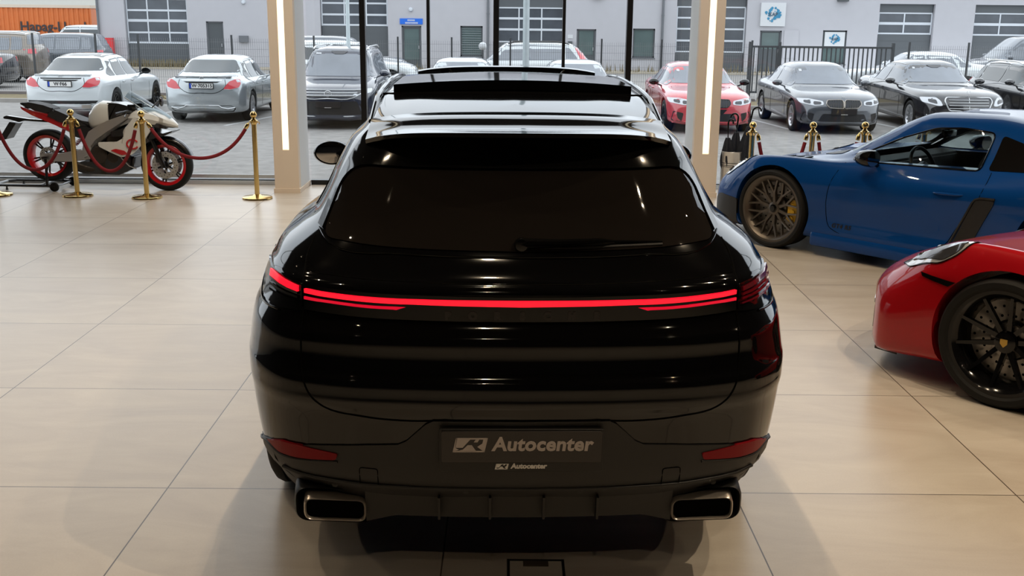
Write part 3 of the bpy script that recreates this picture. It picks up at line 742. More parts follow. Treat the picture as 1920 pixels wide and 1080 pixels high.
# ------------------------------------------------------------------ the black SUV, seen from behind
def black_suv():
    car = empty('suv_car', (.050, 3.24, 0), R(1.5), 'black glossy SUV in the middle with lit red tail strip and open roof', 'car')
    roofl = fn([(.35, 1.545), (.45, 1.553), (.66, 1.568), (1.0, 1.598), (1.36, 1.624), (2.1, 1.640), (2.8, 1.612), (3.15, 1.545), (3.4, 1.47)])
    # rear z, rear y, half width | front z, front y, half width
    rows = [(.255, .30, .80, .22, 4.72, .78), (.27, .17, .885, .24, 4.80, .85), (.31, .12, .915, .28, 4.86, .89), (.37, .085, .937, .33, 4.89, .91), (.415, .045, .957, .37, 4.90, .93),
            (.43, .030, .962, .39, 4.91, .93), (.50, .020, .975, .43, 4.92, .94), (.60, .012, .988, .50, 4.93, .95), (.68, .0, .994, .54, 4.93, .955), (.725, -.014, .997, .57, 4.93, .96), (.742, -.012, .998, .58, 4.93, .96),
            (.795, -.006, .998, .62, 4.92, .96), (.808, .004, .997, .63, 4.92, .96), (.86, .020, .992, .67, 4.90, .955), (.935, .026, .977, .71, 4.88, .95), (.948, .036, .974, .72, 4.87, .95), (.985, .056, .957, .74, 4.85, .945),
            (1.03, .064, .938, .77, 4.82, .93), (1.078, .058, .922, .80, 4.77, .915), (1.094, .070, .918, .82, 4.72, .90), (1.108, .100, .912, .85, 4.60, .88), (1.145, .155, .893, .91, 4.30, .84),
            (1.188, .203, .838, .99, 3.95, .79), (1.235, .245, .778, 1.05, 3.82, .75), (1.29, .288, .745, 1.09, 3.72, .73), (1.41, .372, .69, 1.23, 3.50, .68), (1.485, .435, .645, 1.38, 3.28, .63), (1.520, .465, .605, 1.47, 3.15, .59)]
    F = [0, .35, .62, .80, .915, .972, .997, 1, 1, 1]; K = [0, .012, .05, .125, .27, .45, .72]
    S = [0, 0, 0, 0, 0, 0, .02, .10, .38, .72, .92, 1, 1, 1, 1]
    net = []
    for zr, yr, hw, zf, yf, hf in rows:
        hw *= .984
        ys = [yr+k for k in K]; a, b = yr+.72, yf-.75
        ys += [lerp(a, b, .26), lerp(a, b, .52), lerp(a, b, .78), b, yf-.30, yf-.10, yf-.02, yf]
        xs = [f*hw for f in F[:8]]+[lerp(hw, hf, .4)-.004, lerp(hw, hf, .7)]+[hf, .93*hf, .74*hf, .4*hf, 0]
        net.append([Vector((xs[j], ys[j], lerp(zr, zf, S[j]))) for j in range(15)])
    for hw, drop, yr, yf in ((.555, .022, .52, 3.0), (.48, .010, .62, 2.9), (.3, .003, .85, 2.75), (0, 0, 1.0, 2.6)):
        ys = [yr+k for k in K]; a, b = yr+.72, yf-.5
        if a > b: a = b = (a+b)/2
        ys += [lerp(a, b, .26), lerp(a, b, .52), lerp(a, b, .78), b, yf-.22, yf-.10, yf-.02, yf]
        xs = [f*hw for f in F[:8]]+[hw, hw]+[hw, .93*hw, .74*hw, .4*hw, 0]
        net.append([Vector((xs[j], ys[j], roofl(ys[j])-drop)) for j in range(15)])
    # smooth both ways
    colsm = [crom([net[i][j] for i in range(len(net))], 4) for j in range(15)]
    rowsm = [crom([colsm[j][i] for j in range(15)], 6) for i in range(len(colsm[0]))]
    bm = new(); nu = len(rowsm[0])
    full = []
    for r in rowsm:
        half = [Vector((max(0, p.x), p.y, p.z)) for p in r]; half[0].x = 0; half[-1].x = 0
        full.append(half+[Vector((-p.x, p.y, p.z)) for p in reversed(half[1:-1])])
    V = grid_mesh(bm, full, True)
    bm.faces.new(V[0])
    bmesh.ops.remove_doubles(bm, verts=bm.verts, dist=.0006)
    bmesh.ops.recalc_face_normals(bm, faces=bm.faces)
    me = bpy.data.meshes.new('body'); bm.to_mesh(me); bm.free()
    sk = Skin(me)
    body = obj('body', me, 'paint_black', car, 50)
    for s in (-1, 1):
        for y in (1.10, 3.98):
            c = new(); lathe(c, [(0, s*.60), (.43, s*.60), (.43, s*1.2), (0, s*1.2)], 40, 'x', Matrix.Translation((0, y, .40)))
            co = obj('c', c, None, car, None); boolean(body, co)
    smooth(body.data, 50)
    B = (0, 1, 0)     # looking forward along the car: u = x
    for s in (-1, 1):
        wheel(car, (s*.842, 1.10, .385), s, .385, .285, .265, 'multi', 'rim_black'); wheel(car, (s*.845, 3.98, .385), s, .385, .265, .265, 'multi', 'rim_black')
    def both(f):
        for s in (-1, 1): f(s)
    def sym(p, s): return [(s*a, b) for a, b in p]
    # rear window under the roof spoiler
    gl = rpoly([(-.672, 1.200, .04), (-.40, 1.186, .2), (0, 1.181, 0), (.40, 1.186, .2), (.672, 1.200, .04), (.600, 1.418, .16), (.40, 1.420, .1), (-.40, 1.420, .1), (-.600, 1.418, .16)], .05, 8)
    up = rpoly([(-.672, 1.215, 0), (-.600, 1.423, .16), (-.40, 1.425, .1), (.40, 1.425, .1), (.600, 1.423, .16), (.672, 1.215, 0), (.694, 1.22, 0), (.655, 1.33, .1), (.59, 1.45, .1), (.535, 1.528, .03), (-.535, 1.528, .03), (-.59, 1.45, .1), (-.655, 1.33, .1), (-.694, 1.22, 0)], .05, 8)
    skin_poly(sk, up, B, 'gloss_black', 'spoiler_blade', car, .010, .014, .045)  # side blades, plus the dark ceiling reflection on the upper glass as black colour
    rw = skin_poly(sk, gl, B, 'rear_glass', 'rear_window', car, .004, .006, .045)
    skin_line(sk, [(-.690, 1.215), (-.64, 1.187), (-.40, 1.172), (0, 1.166), (.40, 1.172), (.64, 1.187), (.690, 1.215)], B, .0035, 'gloss_black', 'window_seal', car, off=.002, sub=5)
    # heating wires / rear shelf glimpses are left to the glass; wiper on it
    bm = new(); hp = lambda u, v, o=.02: (lambda h: h[0]-Vector((0, 1, 0))*o)(sk.hit(Vector((u, -4, v)), Vector((0, 1, 0))))
    tube(bm, [hp(.00, 1.207, .012), hp(.12, 1.211, .028), hp(.26, 1.214, .026), hp(.305, 1.213, .02)], [.020, .014, .013, .006], 10)
    tube(bm, [hp(.305, 1.213, .018), hp(.47, 1.207, .014)], .0045, 8)
    w = obj('rear_wiper', bm, 'gloss_black', car)
    bm = new(); tube(bm, [hp(.03, 1.196, .010), hp(.24, 1.197, .010), hp(.47, 1.201, .010)], .0055, 6); obj('wiper_blade', bm, 'plastic_black', w)
    bm = new(); lathe(bm, [(0, -.02), (.02, -.018), (.024, 0), (.02, .02), (0, .02)], 16, 'y', Matrix.Translation(hp(.0, 1.205, .01))); obj('wiper_hub', bm, 'gloss_black', w)
    # roof spoiler: slab over the glass with side blades
    bm = new(); top = []; low = []
    for i in range(33):
        x = -.54+1.08*i/32; t = abs(x)/.54
        yt = .345+.03*t+.19*t**4; zt = 1.553-.003*t-.045*t**5
        ya = .80; za = roofl(.80)-.010*t*t-.018*t**5+.004
        rowt = []
        for k in range(25):
            q = k/24; y = lerp(yt, ya, q); z = lerp(zt, za, lerp(q, sstep(.28, .74, q), .9*(1-t**4)))
            rowt.append(Vector((x, y, z)))
        rowb = [Vector((p.x, p.y+(.012 if k == 0 else .02), p.z-lerp(.016, .05, min(1, k/9)))) for k, p in enumerate(rowt)]
        top.append(rowt); low.append(rowb)
    loop = [a+list(reversed(b)) for a, b in zip(top, low)]
    V = grid_mesh(bm, loop, True); bm.faces.new(V[0][::-1]); bm.faces.new(V[-1])
    sp = obj('roof_spoiler', bm, 'paint_black', car, 40)
    # sliding glass roof standing up, wind deflector, rails, aerial fin
    bm = new(); rt = []
    for i in range(21):
        x = -.50+i*.05; t = abs(x)/.5
        z0 = roofl(1.36)-.010*t*t; r = [(x, 1.345, z0+.046-.012*t*t), (x, 1.9, z0+.048-.012*t*t), (x, 2.20, z0+.040-.012*t*t), (x, 2.20, z0+.020-.012*t*t), (x, 1.37, z0+.004-.006*t*t), (x, 1.345, z0+.006-.006*t*t)]
        rt.append([Vector(p) for p in r])
    V = grid_mesh(bm, rt, True); bm.faces.new(V[0][::-1]); bm.faces.new(V[-1])
    sr = obj('sunroof', bm, 'gloss_black', car, 25)
    bm = new(); tube(bm, [(-.56, 1.33, roofl(1.33)-.012), (-.3, 1.315, roofl(1.3)-.002), (0, 1.31, roofl(1.3)), (.3, 1.315, roofl(1.3)-.002), (.56, 1.33, roofl(1.33)-.012)], .004, 6); obj('sunroof_seal', bm, 'seam', sr)
    bm = new(); arc = [(x, 2.55-.10*(x/.46)**2, roofl(2.5)+.040-.022*(abs(x)/.46)**4) for x in [-.46+.92*i/20 for i in range(21)]]
    rt = []
    for x, y, z in arc: rt.append([Vector((x, y, z)), Vector((x, y+.05, z+.004)), Vector((x, y+.05, z-.014)), Vector((x, y, z-.026))])
    V = grid_mesh(bm, rt, True); bm.faces.new(V[0][::-1]); bm.faces.new(V[-1])
    for s in (-1, 1): tube(bm, [(s*.30, 2.5, roofl(2.5)+.024), (s*.27, 2.40, roofl(2.4)-.005)], .009, 8)
    obj('wind_deflector', bm, 'gloss_black', car, 30)
    def rail(s):
        P = [(s*(.545+.012*math.sin(math.pi*t)), lerp(.85, 2.95, t), roofl(lerp(.85, 2.95, t))-.045+.040*min(1, math.sin(math.pi*min(max(t, .0), 1))*2.2)) for t in [i/20 for i in range(21)]]
        bm = new(); tube(bm, P, .012, 10); obj('roof_rail', bm, 'gloss_black', car)
    both(rail)
    # light band across the tail
    zc = fn([(-.9, 1.062), (-.70, 1.049), (-.35, 1.038), (0, 1.036), (.35, 1.038), (.70, 1.049), (.9, 1.062)])
    us = [-.705+1.41*i/30 for i in range(31)]
    band = [(u, zc(u)+.030) for u in us]+[(u, zc(u)-.052) for u in reversed(us)]
    lb = skin_poly(sk, band, B, 'gloss_black', 'tail_light_band', car, .006, .010, .06)
    ue = [-.698]+us[1:-1]+[.698]
    strip = [(u, zc(u)+.021-.002*abs(u)/.7) for u in ue]+[(u, zc(u)+.0005+.006*abs(u)/.7) for u in reversed(ue)]
    skin_poly(sk, strip, B, 'lamp_red_lit', 'light_strip', lb, .015, .006, .05)
    def lower(s):
        ks = [.70-.33*i/8 for i in range(9)]
        p = [(k, zc(k)-.007-.003*(.7-k)/.33) for k in ks]+[(k+(.03 if i == 8 else 0), zc(k)-.016-.004*(.7-k)/.33) for i, k in reversed(list(enumerate(ks)))]
        skin_poly(sk, sym(p, s), B, 'lamp_red_lit_low', 'light_strip', lb, .015, .006, .05)
    both(lower)
    def cluster(s):
        p = sym(rpoly([(.712, zc(.712)+.034), (.83, 1.088), (.893, 1.090), (.905, 1.045), (.885, .990), (.80, .985), (.712, zc(.712)-.056)], .02), s)
        c = skin_poly(sk, p, B, 'gloss_black', 'tail_lamp', car, .006, .010, .03)
        ox = .838 if s < 0 else .868
        for k, (a, b) in enumerate([(.022, .010), (.004, -.004), (-.012, -.020), (-.030, -.036)]):
            q = [(.722, zc(.72)+a), (.79, zc(.79)+a*1.05+.003), (ox, zc(ox)+a*1.1+.004), (ox, zc(ox)+b*1.1+.004), (.79, zc(.79)+b*1.05+.003), (.722, zc(.72)+b)]
            m = 'lamp_red_lit' if (s < 0 and k == 0) else 'lamp_red_dark'
            if s < 0 and k == 0: q = [(x, z+(.0 if i in (0, 1, 2) else -.006)) for i, (x, z) in enumerate(q)]
            if s < 0 and k > 0: m = 'gloss_black'
            skin_poly(sk, sym(q, s), B, m, 'lamp_bar', c, .014, .005, .03)
        rim_ = [(.90, 1.085), (.908, 1.045), (.888, .985), (.80, .978)]
        skin_line(sk, sym(rim_, s), B, .004, 'gloss_black', 'lamp_bezel', c, off=.004, sub=5)
    both(cluster)
    # letters in the band
    def letter(ch, u, z, size):
        me_ = text_mesh(ch, size, .002, .003); o = obj('lettering', me_, 'plate_dark', lb, None)
        h, n = sk.hit(Vector((u, -4, z)), Vector((0, 1, 0)))
        o.location = h+Vector((0, -.012, 0)); o.rotation_euler = (R(90), 0, -math.atan2(n.x, -n.y))
    for k, ch in enumerate('PORSCHE'): letter(ch, -.237+.079*k, zc(0)-.032, .033)
    # tailgate seams
    def seams(s):
        L_ = sym([(.700, 1.195), (.712, 1.16), (.712, 1.10), (.708, 1.03), (.712, .95), (.715, .86), (.707, .79), (.690, .745), (.640, .700), (.52, .675), (.36, .664), (.255, .668)], s)
        skin_line(sk, L_, B, .0028, 'seam', 'tailgate_seam', car, off=.0005, sub=5)
    both(seams)
    for z in (1.100,): skin_line(sk, [(u, z+.012*(u/.7)**2) for u in us], B, .0022, 'gloss_black', 'tailgate_lip', car, off=.001)
    # black lower apron
    ap = [(0, .668), (.285, .668), (.308, .655), (.372, .592), (.40, .578), (.50, .572), (.60, .562), (.70, .550), (.78, .528), (.85, .500), (.90, .470), (.925, .448), (.928, .40), (.918, .34), (.885, .28), (.80, .262), (.52, .262)]
    poly = ap+[(-a, b) for a, b in reversed(ap[1:])]
    apr = skin_poly(sk, poly, B, 'plastic_black', 'bumper_apron', car, .007, .012, .04, ang=40)
    def side_apron(s):
        # from the corner to the wheel arch, seen from the side: u runs along y
        arch = [(1.10-.47*math.cos(a), .40+.47*math.sin(a)) for a in [R(-14+i*6) for i in range(6)]]
        P = [(.23, .30), (.23, .575), (.36, .603), (.52, .612)]+list(reversed(arch[:]))[0:1]+list(reversed(arch))[1:]+[(.60, .27)]
        P = [(.23, .30), (.23, .518), (.40, .462), (.60, .400)]+[(a, b) for a, b in reversed(arch)]
        P = [(a if s < 0 else -a, b) for a, b in P]
        d = (1, 0, 0) if s < 0 else (-1, 0, 0)
        # for d=+x, u = -y ; for d=-x, u = +y
        P = [(-abs(a), b) if s < 0 else (abs(a), b) for a, b in P]
        skin_poly(sk, P, d, 'plastic_black', 'bumper_corner', car, .007, .012, .04)
        arc = [(1.10-.45*math.cos(a), .40+.45*math.sin(a)) for a in [R(-10+i*8) for i in range(26)]]
        skin_line(sk, [(-a, b) if s < 0 else (a, b) for a, b in arc], d, .016, 'plastic_black', 'wheel_arch_trim', car, off=-.004)
    both(side_apron)
    # step lines of the apron
    def ridge(pts, r, m='plastic_black', nm='apron_ridge', off=.008, closed=False, sub=4): skin_line(sk, pts, B, r, m, nm, apr, closed, off, 8, sub=sub)
    ridge([(-.80, .437), (-.55, .430), (-.30, .425), (0, .423), (.30, .425), (.55, .430), (.80, .437)], .006)
    # plate recess and plate
    def flat(name, w, h, d, z, y, m, par, r=.006, tilt=0):
        b_ = new(); prism(b_, rr_box_pts(w, h, r, 3), -d/2, d/2, 'xz'); bmesh.ops.bevel(b_, geom=[e for e in b_.edges if abs(e.verts[0].co.y-e.verts[1].co.y) < 1e-6 and e.verts[0].co.y < 0], offset=.0015, segments=1, affect='EDGES')
        o = obj(name, b_, m, par, 30); o.location = (0, y, z); o.rotation_euler = (R(tilt), 0, 0); return o
    pl = flat('plate_holder', .530, .150, .012, .573, -.006, 'plastic_black', car, .006, 4)
    pn = flat('number_plate', .516, .112, .004, .015, -.009, 'plate_dark', pl)
    def sr_logo(par, x, z, h, m, y):
        """slanted badge with the two letters cut out of it"""
        def T(pts): return [(x+(a+.22*b)*h, z+(b-.5)*h) for a, b in pts]
        segs = [[(0, 0), (2.05, 0), (2.05, .10), (0, .10)], [(0, .90), (2.05, .90), (2.05, 1), (0, 1)], [(0, 0), (.10, 0), (.10, 1), (0, 1)], [(1.96, 0), (2.05, 0), (2.05, 1), (1.96, 1)],
                [(.05, .32), (.58, .32), (.95, .92), (.05, .92)], [(.10, .05), (.36, .18), (.10, .32)], [(.30, .05), (1.52, .05), (1.12, .50), (.86, .50), (.62, .18), (.36, .10)],
                [(1.20, .70), (1.45, .70), (1.52, .92), (1.30, .92)], [(1.50, .38), (1.98, .05), (1.98, .92), (1.78, .92), (1.78, .60)]]
        b_ = new()
        for g in segs: prism(b_, T(g), y-.0015, y, 'xz')
        o = obj('logo', b_, m, par, None); return o
    sr_logo(pn, -.222, .008, .050, 'plate_letter', -.0025)
    text('lettering', 'Autocenter', .066, (.066, -.003, .009), (R(90), 0, 0), 'plate_letter', pn, bold=.0022, depth=.0012, shear=.12, space=1.04)
    mat('strip_letter', (.72, .70, .68), .5)
    sr_logo(pl, -.086, -.0560, .020, 'strip_letter', -.0065)
    text('lettering', 'Autocenter', .0245, (.024, -.0068, -.0555), (R(90), 0, 0), 'strip_letter', pl, bold=.0011, depth=.0008, shear=.12)
    # reflectors, tow covers, sensors
    def refl(s):
        p = sym(rpoly([(.598, .533), (.606, .510), (.73, .497), (.81, .492), (.862, .508), (.80, .540), (.73, .546)], .008), s)
        skin_poly(sk, p, B, 'reflector_red', 'reflector', car, .011, .008, .03)
        ridge(sym([(.60, .503), (.73, .489), (.81, .483), (.875, .495), (.915, .455)], s), .0045)
        q = rpoly([(.468, .420), (.528, .422), (.528, .490), (.468, .488)], .010)
        skin_line(sk, sym(q, s), B, .0016, 'seam', 'tow_cover_seam', apr, True, .008)
    both(refl)
    for u in (-.18, .20, -.62, .66):
        h, n = sk.hit(Vector((u, -4, .40)), Vector((0, 1, 0))); bm = new(); lathe(bm, [(0, -.011), (.010, -.011), (.011, 0), (0, 0)], 14, 'y', Matrix.Translation(h)); obj('parking_sensor', bm, 'plastic_black', apr)
    # diffuser: a raised tray between the tail pipes with four fins
    dz = .262
    bm = new(); rr_ = []
    for i in range(41):
        u = -.52+1.04*i/40; y = .062+.03*(u/.5)**2
        zt, zb = .405, (.282 if abs(u) < .42 else lerp(.282, .255, (abs(u)-.42)/.10))
        rr_.append([Vector((u, y, zt)), Vector((u, y+.012, zt-.03)), Vector((u, y+.035, zb+.02)), Vector((u, y+.04, zb)), Vector((u, y+.2, zb)), Vector((u, y+.2, zt))])
    V = grid_mesh(bm, rr_, True); bm.faces.new(V[0][::-1]); bm.faces.new(V[-1])
    df = obj('diffuser', bm, 'plastic_black', car, 30)
    for u in (-.27, -.10, .08, .26):
        bm = new(); prism(bm, [(.055, .375), (.066, .292), (.11, .286), (.11, .375)], u-.004, u+.004, 'yz'); obj('diffuser_fin', bm, 'plastic_black', df, None)
    # tail pipes in their surrounds
    def pipe(s):
        cx, cz = s*.622, .316; tilt = -s*6
        mt = Matrix.Translation((cx, .115, cz))@Matrix.Rotation(R(tilt), 4, 'Y')@Matrix.Rotation(R(-s*7), 4, 'Z')
        def ring(w, h, r, sk_): return [(a+sk_*b*s, b) for a, b in rr_box_pts(w, h, r, 6)]
        def shell(w0, h0, r0, w1, h1, r1, y0, y1, m, nm, par, lip=.004):
            b_ = new(); o = ring(w0, h0, r0, .10); i = ring(w1, h1, r1, .10); n = len(o)
            rows_ = [[Vector((a, y1, b)) for a, b in o], [Vector((a, y0+lip, b)) for a, b in o], [Vector(((a+c)/2, y0, (b+d)/2)) for (a, b), (c, d) in zip(o, i)], [Vector((a, y0+lip, b)) for a, b in i], [Vector((a, y1, b)) for a, b in i]]
            grid_mesh(b_, rows_, True)
            bmesh.ops.transform(b_, matrix=mt, verts=b_.verts); return obj(nm, b_, m, par, 50)
        sur = shell(.272, .128, .046, .252, .112, .042, .012, .12, 'plastic_black', 'pipe_surround', car, .012)
        tp = shell(.208, .082, .030, .192, .068, .024, -.024, .12, 'chrome_dark', 'tail_pipe', car)
        b_ = new(); prism(b_, ring(.194, .070, .025, .10), -.010, .004, 'xz', mt); obj('pipe_inside', b_, 'pipe_inside', tp, None)
        b_ = new(); prism(b_, ring(.26, .118, .045, .10), .085, .10, 'xz', mt); obj('surround_back', b_, 'pipe_inside', sur, None)
    both(pipe)
    # door glass, mirrors
    def side(s):
        d = (1, 0, 0) if s < 0 else (-1, 0, 0); q = lambda P: [(-a, b) if s < 0 else (a, b) for a, b in P]
        P1 = rpoly([(.78, 1.235), (1.55, 1.215), (1.55, 1.475), (1.15, 1.46), (.88, 1.36)], .03)
        P2 = rpoly([(1.60, 1.213), (2.45, 1.16), (2.45, 1.50), (1.60, 1.48)], .02); P3 = rpoly([(2.50, 1.158), (3.42, 1.10), (3.20, 1.28), (2.92, 1.46), (2.50, 1.50)], .03)
        for P in (P1, P2, P3): skin_poly(sk, q(P), d, 'tinted_glass', 'side_window', car, .003, .006, .07)
        for y0 in (1.62, 2.48, 3.45): skin_line(sk, q([(y0, 1.16), (y0+.01, .8), (y0-.05, .45), (y0-.08, .34)]), d, .0025, 'seam', 'door_seam', car, sub=4)
        # mirror: shell with glass facing back
        me_ = empty('side_mirror', (s*.872, 3.06, 1.145), 0); me_.parent = car
        b_ = new(); prof = [(0, .135), (.045, .13), (.075, .10), (.092, .05), (.095, 0), (.088, -.012)]
        lathe(b_, prof, 28, 'y'); bmesh.ops.scale(b_, vec=(1.12, 1, .74), verts=b_.verts); bmesh.ops.translate(b_, vec=(s*.13, 0, 0), verts=b_.verts)
        sh = obj('mirror_shell', b_, 'paint_black', me_, 40)
        b_ = new(); lathe(b_, [(0, -.010), (.075, -.010), (.083, -.006), (.083, .01), (0, .01)], 28, 'y'); bmesh.ops.scale(b_, vec=(1.12, 1, .74), verts=b_.verts); bmesh.ops.translate(b_, vec=(s*.13, 0, 0), verts=b_.verts)
        obj('mirror_glass', b_, mat('mirror', (.5, .5, .52), .03, 1), me_, 40)
        b_ = new(); tube(b_, [(s*.05, .05, -.03), (-s*.10, .05, -.07)], .022, 8); obj('mirror_foot', b_, 'gloss_black', me_)
    both(side)
    skin_poly(sk, rpoly([(-.62, 1.12), (.62, 1.12), (.50, 1.50), (-.50, 1.50)], .05), (0, -1, 0), 'tinted_glass', 'windscreen', car, .004, .006, .1, dist=9)
    for s in (-1, 1): skin_poly(sk, sym(rpoly([(.52, .68), (.86, .66), (.86, .78), (.55, .78)], .03), s), (0, -1, 0), 'lamp_clear', 'headlamp', car, .005, .01, .06, dist=9)
    skin_poly(sk, rpoly([(-.5, .36), (.5, .36), (.62, .56), (-.62, .56)], .04), (0, -1, 0), 'plastic_black', 'air_intake', car, .004, .01, .08, dist=9)
    return car
black_suv()
# ------------------------------------------------------------------ lofted car bodies (y runs nose-wards, origin under the middle)
def loft(stations, ny=60, sub=5, bulge=(.10, .10), cap=4):
    """stations: list of (y, [(x,z) ...]) half sections from bottom centre over the side to top centre"""
    ys = [s[0] for s in stations]; K = len(stations[0][1])
    Y = []
    for i in range(len(ys)-1):
        n = max(2, int(round(ny*(ys[i+1]-ys[i])/(ys[-1]-ys[0]))))
        Y += [lerp(ys[i], ys[i+1], k/n) for k in range(n)]
    Y.append(ys[-1]); rows = []
    y0, y1 = ys[0], ys[-1]
    for y in Y:
        sec = [Vector((pchip(ys, [s[1][j][0] for s in stations], y), pchip(ys, [s[1][j][1] for s in stations], y))) for j in range(K)]
        sm = crom(sec, sub); W = max(p.x for p in sm) or 1
        half = []
        for p in sm:
            x = max(0, p.x); t = (x/W)**2.4
            yy = y+bulge[0]*t*(1-sstep(y0, y0+.9, y))-bulge[1]*t*sstep(y1-.9, y1, y)
            half.append(Vector((x, yy, p.y)))
        half[0].x = 0; half[-1].x = 0
        rows.append(half+[Vector((-p.x, p.y, p.z)) for p in reversed(half[1:-1])])
    bm = new(); V = grid_mesh(bm, rows, True)
    for ring, row, sg in ((V[0], rows[0], -1), (V[-1], rows[-1], 1)):
        c = sum(row, Vector())/len(row); c.x = 0; prev = ring
        for k in range(1, cap):
            t = k/cap; cur = [bm.verts.new(Vector((lerp(p.x, 0, t), p.y+sg*.0, lerp(p.z, c.z, t)))) for p in row]
            # keep the plan curve of the face
            for v, p in zip(cur, row):
                W = max(q.x for q in row); b = bulge[0] if sg < 0 else bulge[1]
                f0 = (abs(p.x)/W)**2.4; f1 = (abs(v.co.x)/W)**2.4
                v.co.y = p.y+sg*(f0-f1)*b
            for i in range(len(cur)):
                j = (i+1) % len(cur)
                bm.faces.new((prev[i], prev[j], cur[j], cur[i]))
            prev = cur
        cv = bm.verts.new((0, (sum(v.co.y for v in prev)/len(prev)), c.z))
        for i in range(len(prev)): bm.faces.new((prev[i], prev[(i+1) % len(prev)], cv))
    bmesh.ops.remove_doubles(bm, verts=bm.verts, dist=.0004); bmesh.ops.recalc_face_normals(bm, faces=bm.faces)
    me = bpy.data.meshes.new('body'); bm.to_mesh(me); bm.free(); return me

def sportscar_stations(hi=0.0, nose=0.0):
    """mid-engine two seater 4.46 m: nose at +y. section points:
       0 floor centre,1 floor edge,2 sill,3 lower side,4 mid side,5 upper side,6 fender crest,7 inner hood / glass foot,8 roof edge,9 centre"""
    T = [
     # y      zbot  floor  sill(x,z)      low(x,z)      mid(x,z)      up(x,z)       crest(x,z)    inner(x,z)    edge(x,z)     ztop
     (-2.20, .38, .55, (.70, .40), (.76, .50), (.78, .62), (.76, .74), (.70, .84), (.56, .885), (.35, .90), .905),
     (-2.12, .26, .62, (.80, .30), (.86, .45), (.875, .62), (.86, .76), (.79, .88), (.62, .935), (.38, .955), .96),
     (-1.85, .17, .66, (.86, .22), (.91, .42), (.925, .60), (.915, .76), (.84, .90), (.66, .975), (.42, 1.00), 1.005),
     (-1.25, .13, .68, (.86, .18), (.915, .40), (.930, .60), (.925, .76), (.86, .905), (.68, 1.00), (.45, 1.06), 1.085),
     (-.85, .13, .70, (.85, .17), (.895, .36), (.910, .58), (.905, .74), (.83, .850), (.68, .965), (.50, 1.115), 1.155),
     (-.35, .13, .72, (.855, .16), (.865, .34), (.885, .56), (.88, .72), (.80, .805), (.69, .94), (.535, 1.175), 1.228),
     (.05, .13, .72, (.855, .16), (.862, .33), (.878, .54), (.872, .70), (.80, .795), (.695, .915), (.545, 1.165), 1.215),
     (.40, .13, .72, (.855, .16), (.862, .33), (.876, .53), (.870, .68), (.80, .790), (.69, .875), (.56, 1.020), 1.078),
     (.80, .13, .72, (.855, .16), (.865, .33), (.880, .52), (.872, .66), (.81, .785), (.68, .800), (.55, .835), .868),
     (1.05, .13, .70, (.855, .17), (.875, .34), (.888, .52), (.880, .66), (.82, .790), (.67, .780), (.48, .795), .805),
     (1.42, .13, .66, (.86, .18), (.890, .35), (.900, .52), (.890, .66), (.83, .775), (.66, .755), (.44, .745), .755),
     (1.75, .13, .62, (.855, .17), (.880, .34), (.885, .48), (.870, .60), (.80, .700), (.64, .695), (.42, .690), .695),
     (2.02, .12, .60, (.83, .15), (.855, .30), (.855, .42), (.83, .515), (.76, .590), (.62, .615), (.40, .620), .622),
     (2.17, .12, .58, (.79, .14), (.81, .26), (.81, .36), (.79, .435), (.72, .500), (.58, .530), (.38, .540), .542),
     (2.24, .16, .55, (.72, .18), (.75, .27), (.75, .34), (.73, .40), (.68, .445), (.54, .465), (.35, .472), .474)]
    def up(y, p): k = hi*sstep(.9, 1.4, y)*(1-sstep(1.75, 2.15, y)); return (p[0], p[1]+k)
    return [(y, [(0, zb), (fl, zb), a, b, c, up(y, d), up(y, e), f, g, (0, zt)]) if y < 1.5 else (y-nose*sstep(1.45, 2.24, y), [(0, zb), (fl, zb), a, b, c, up(y, d), up(y, e), f, g, (0, zt)]) for y, zb, fl, a, b, c, d, e, f, g, zt in T]

def side_q(s):
    d = (1, 0, 0) if s < 0 else (-1, 0, 0)
    return d, (lambda P: [(-a, b) for a, b in P]) if s < 0 else (lambda P: [(a, b) for a, b in P])

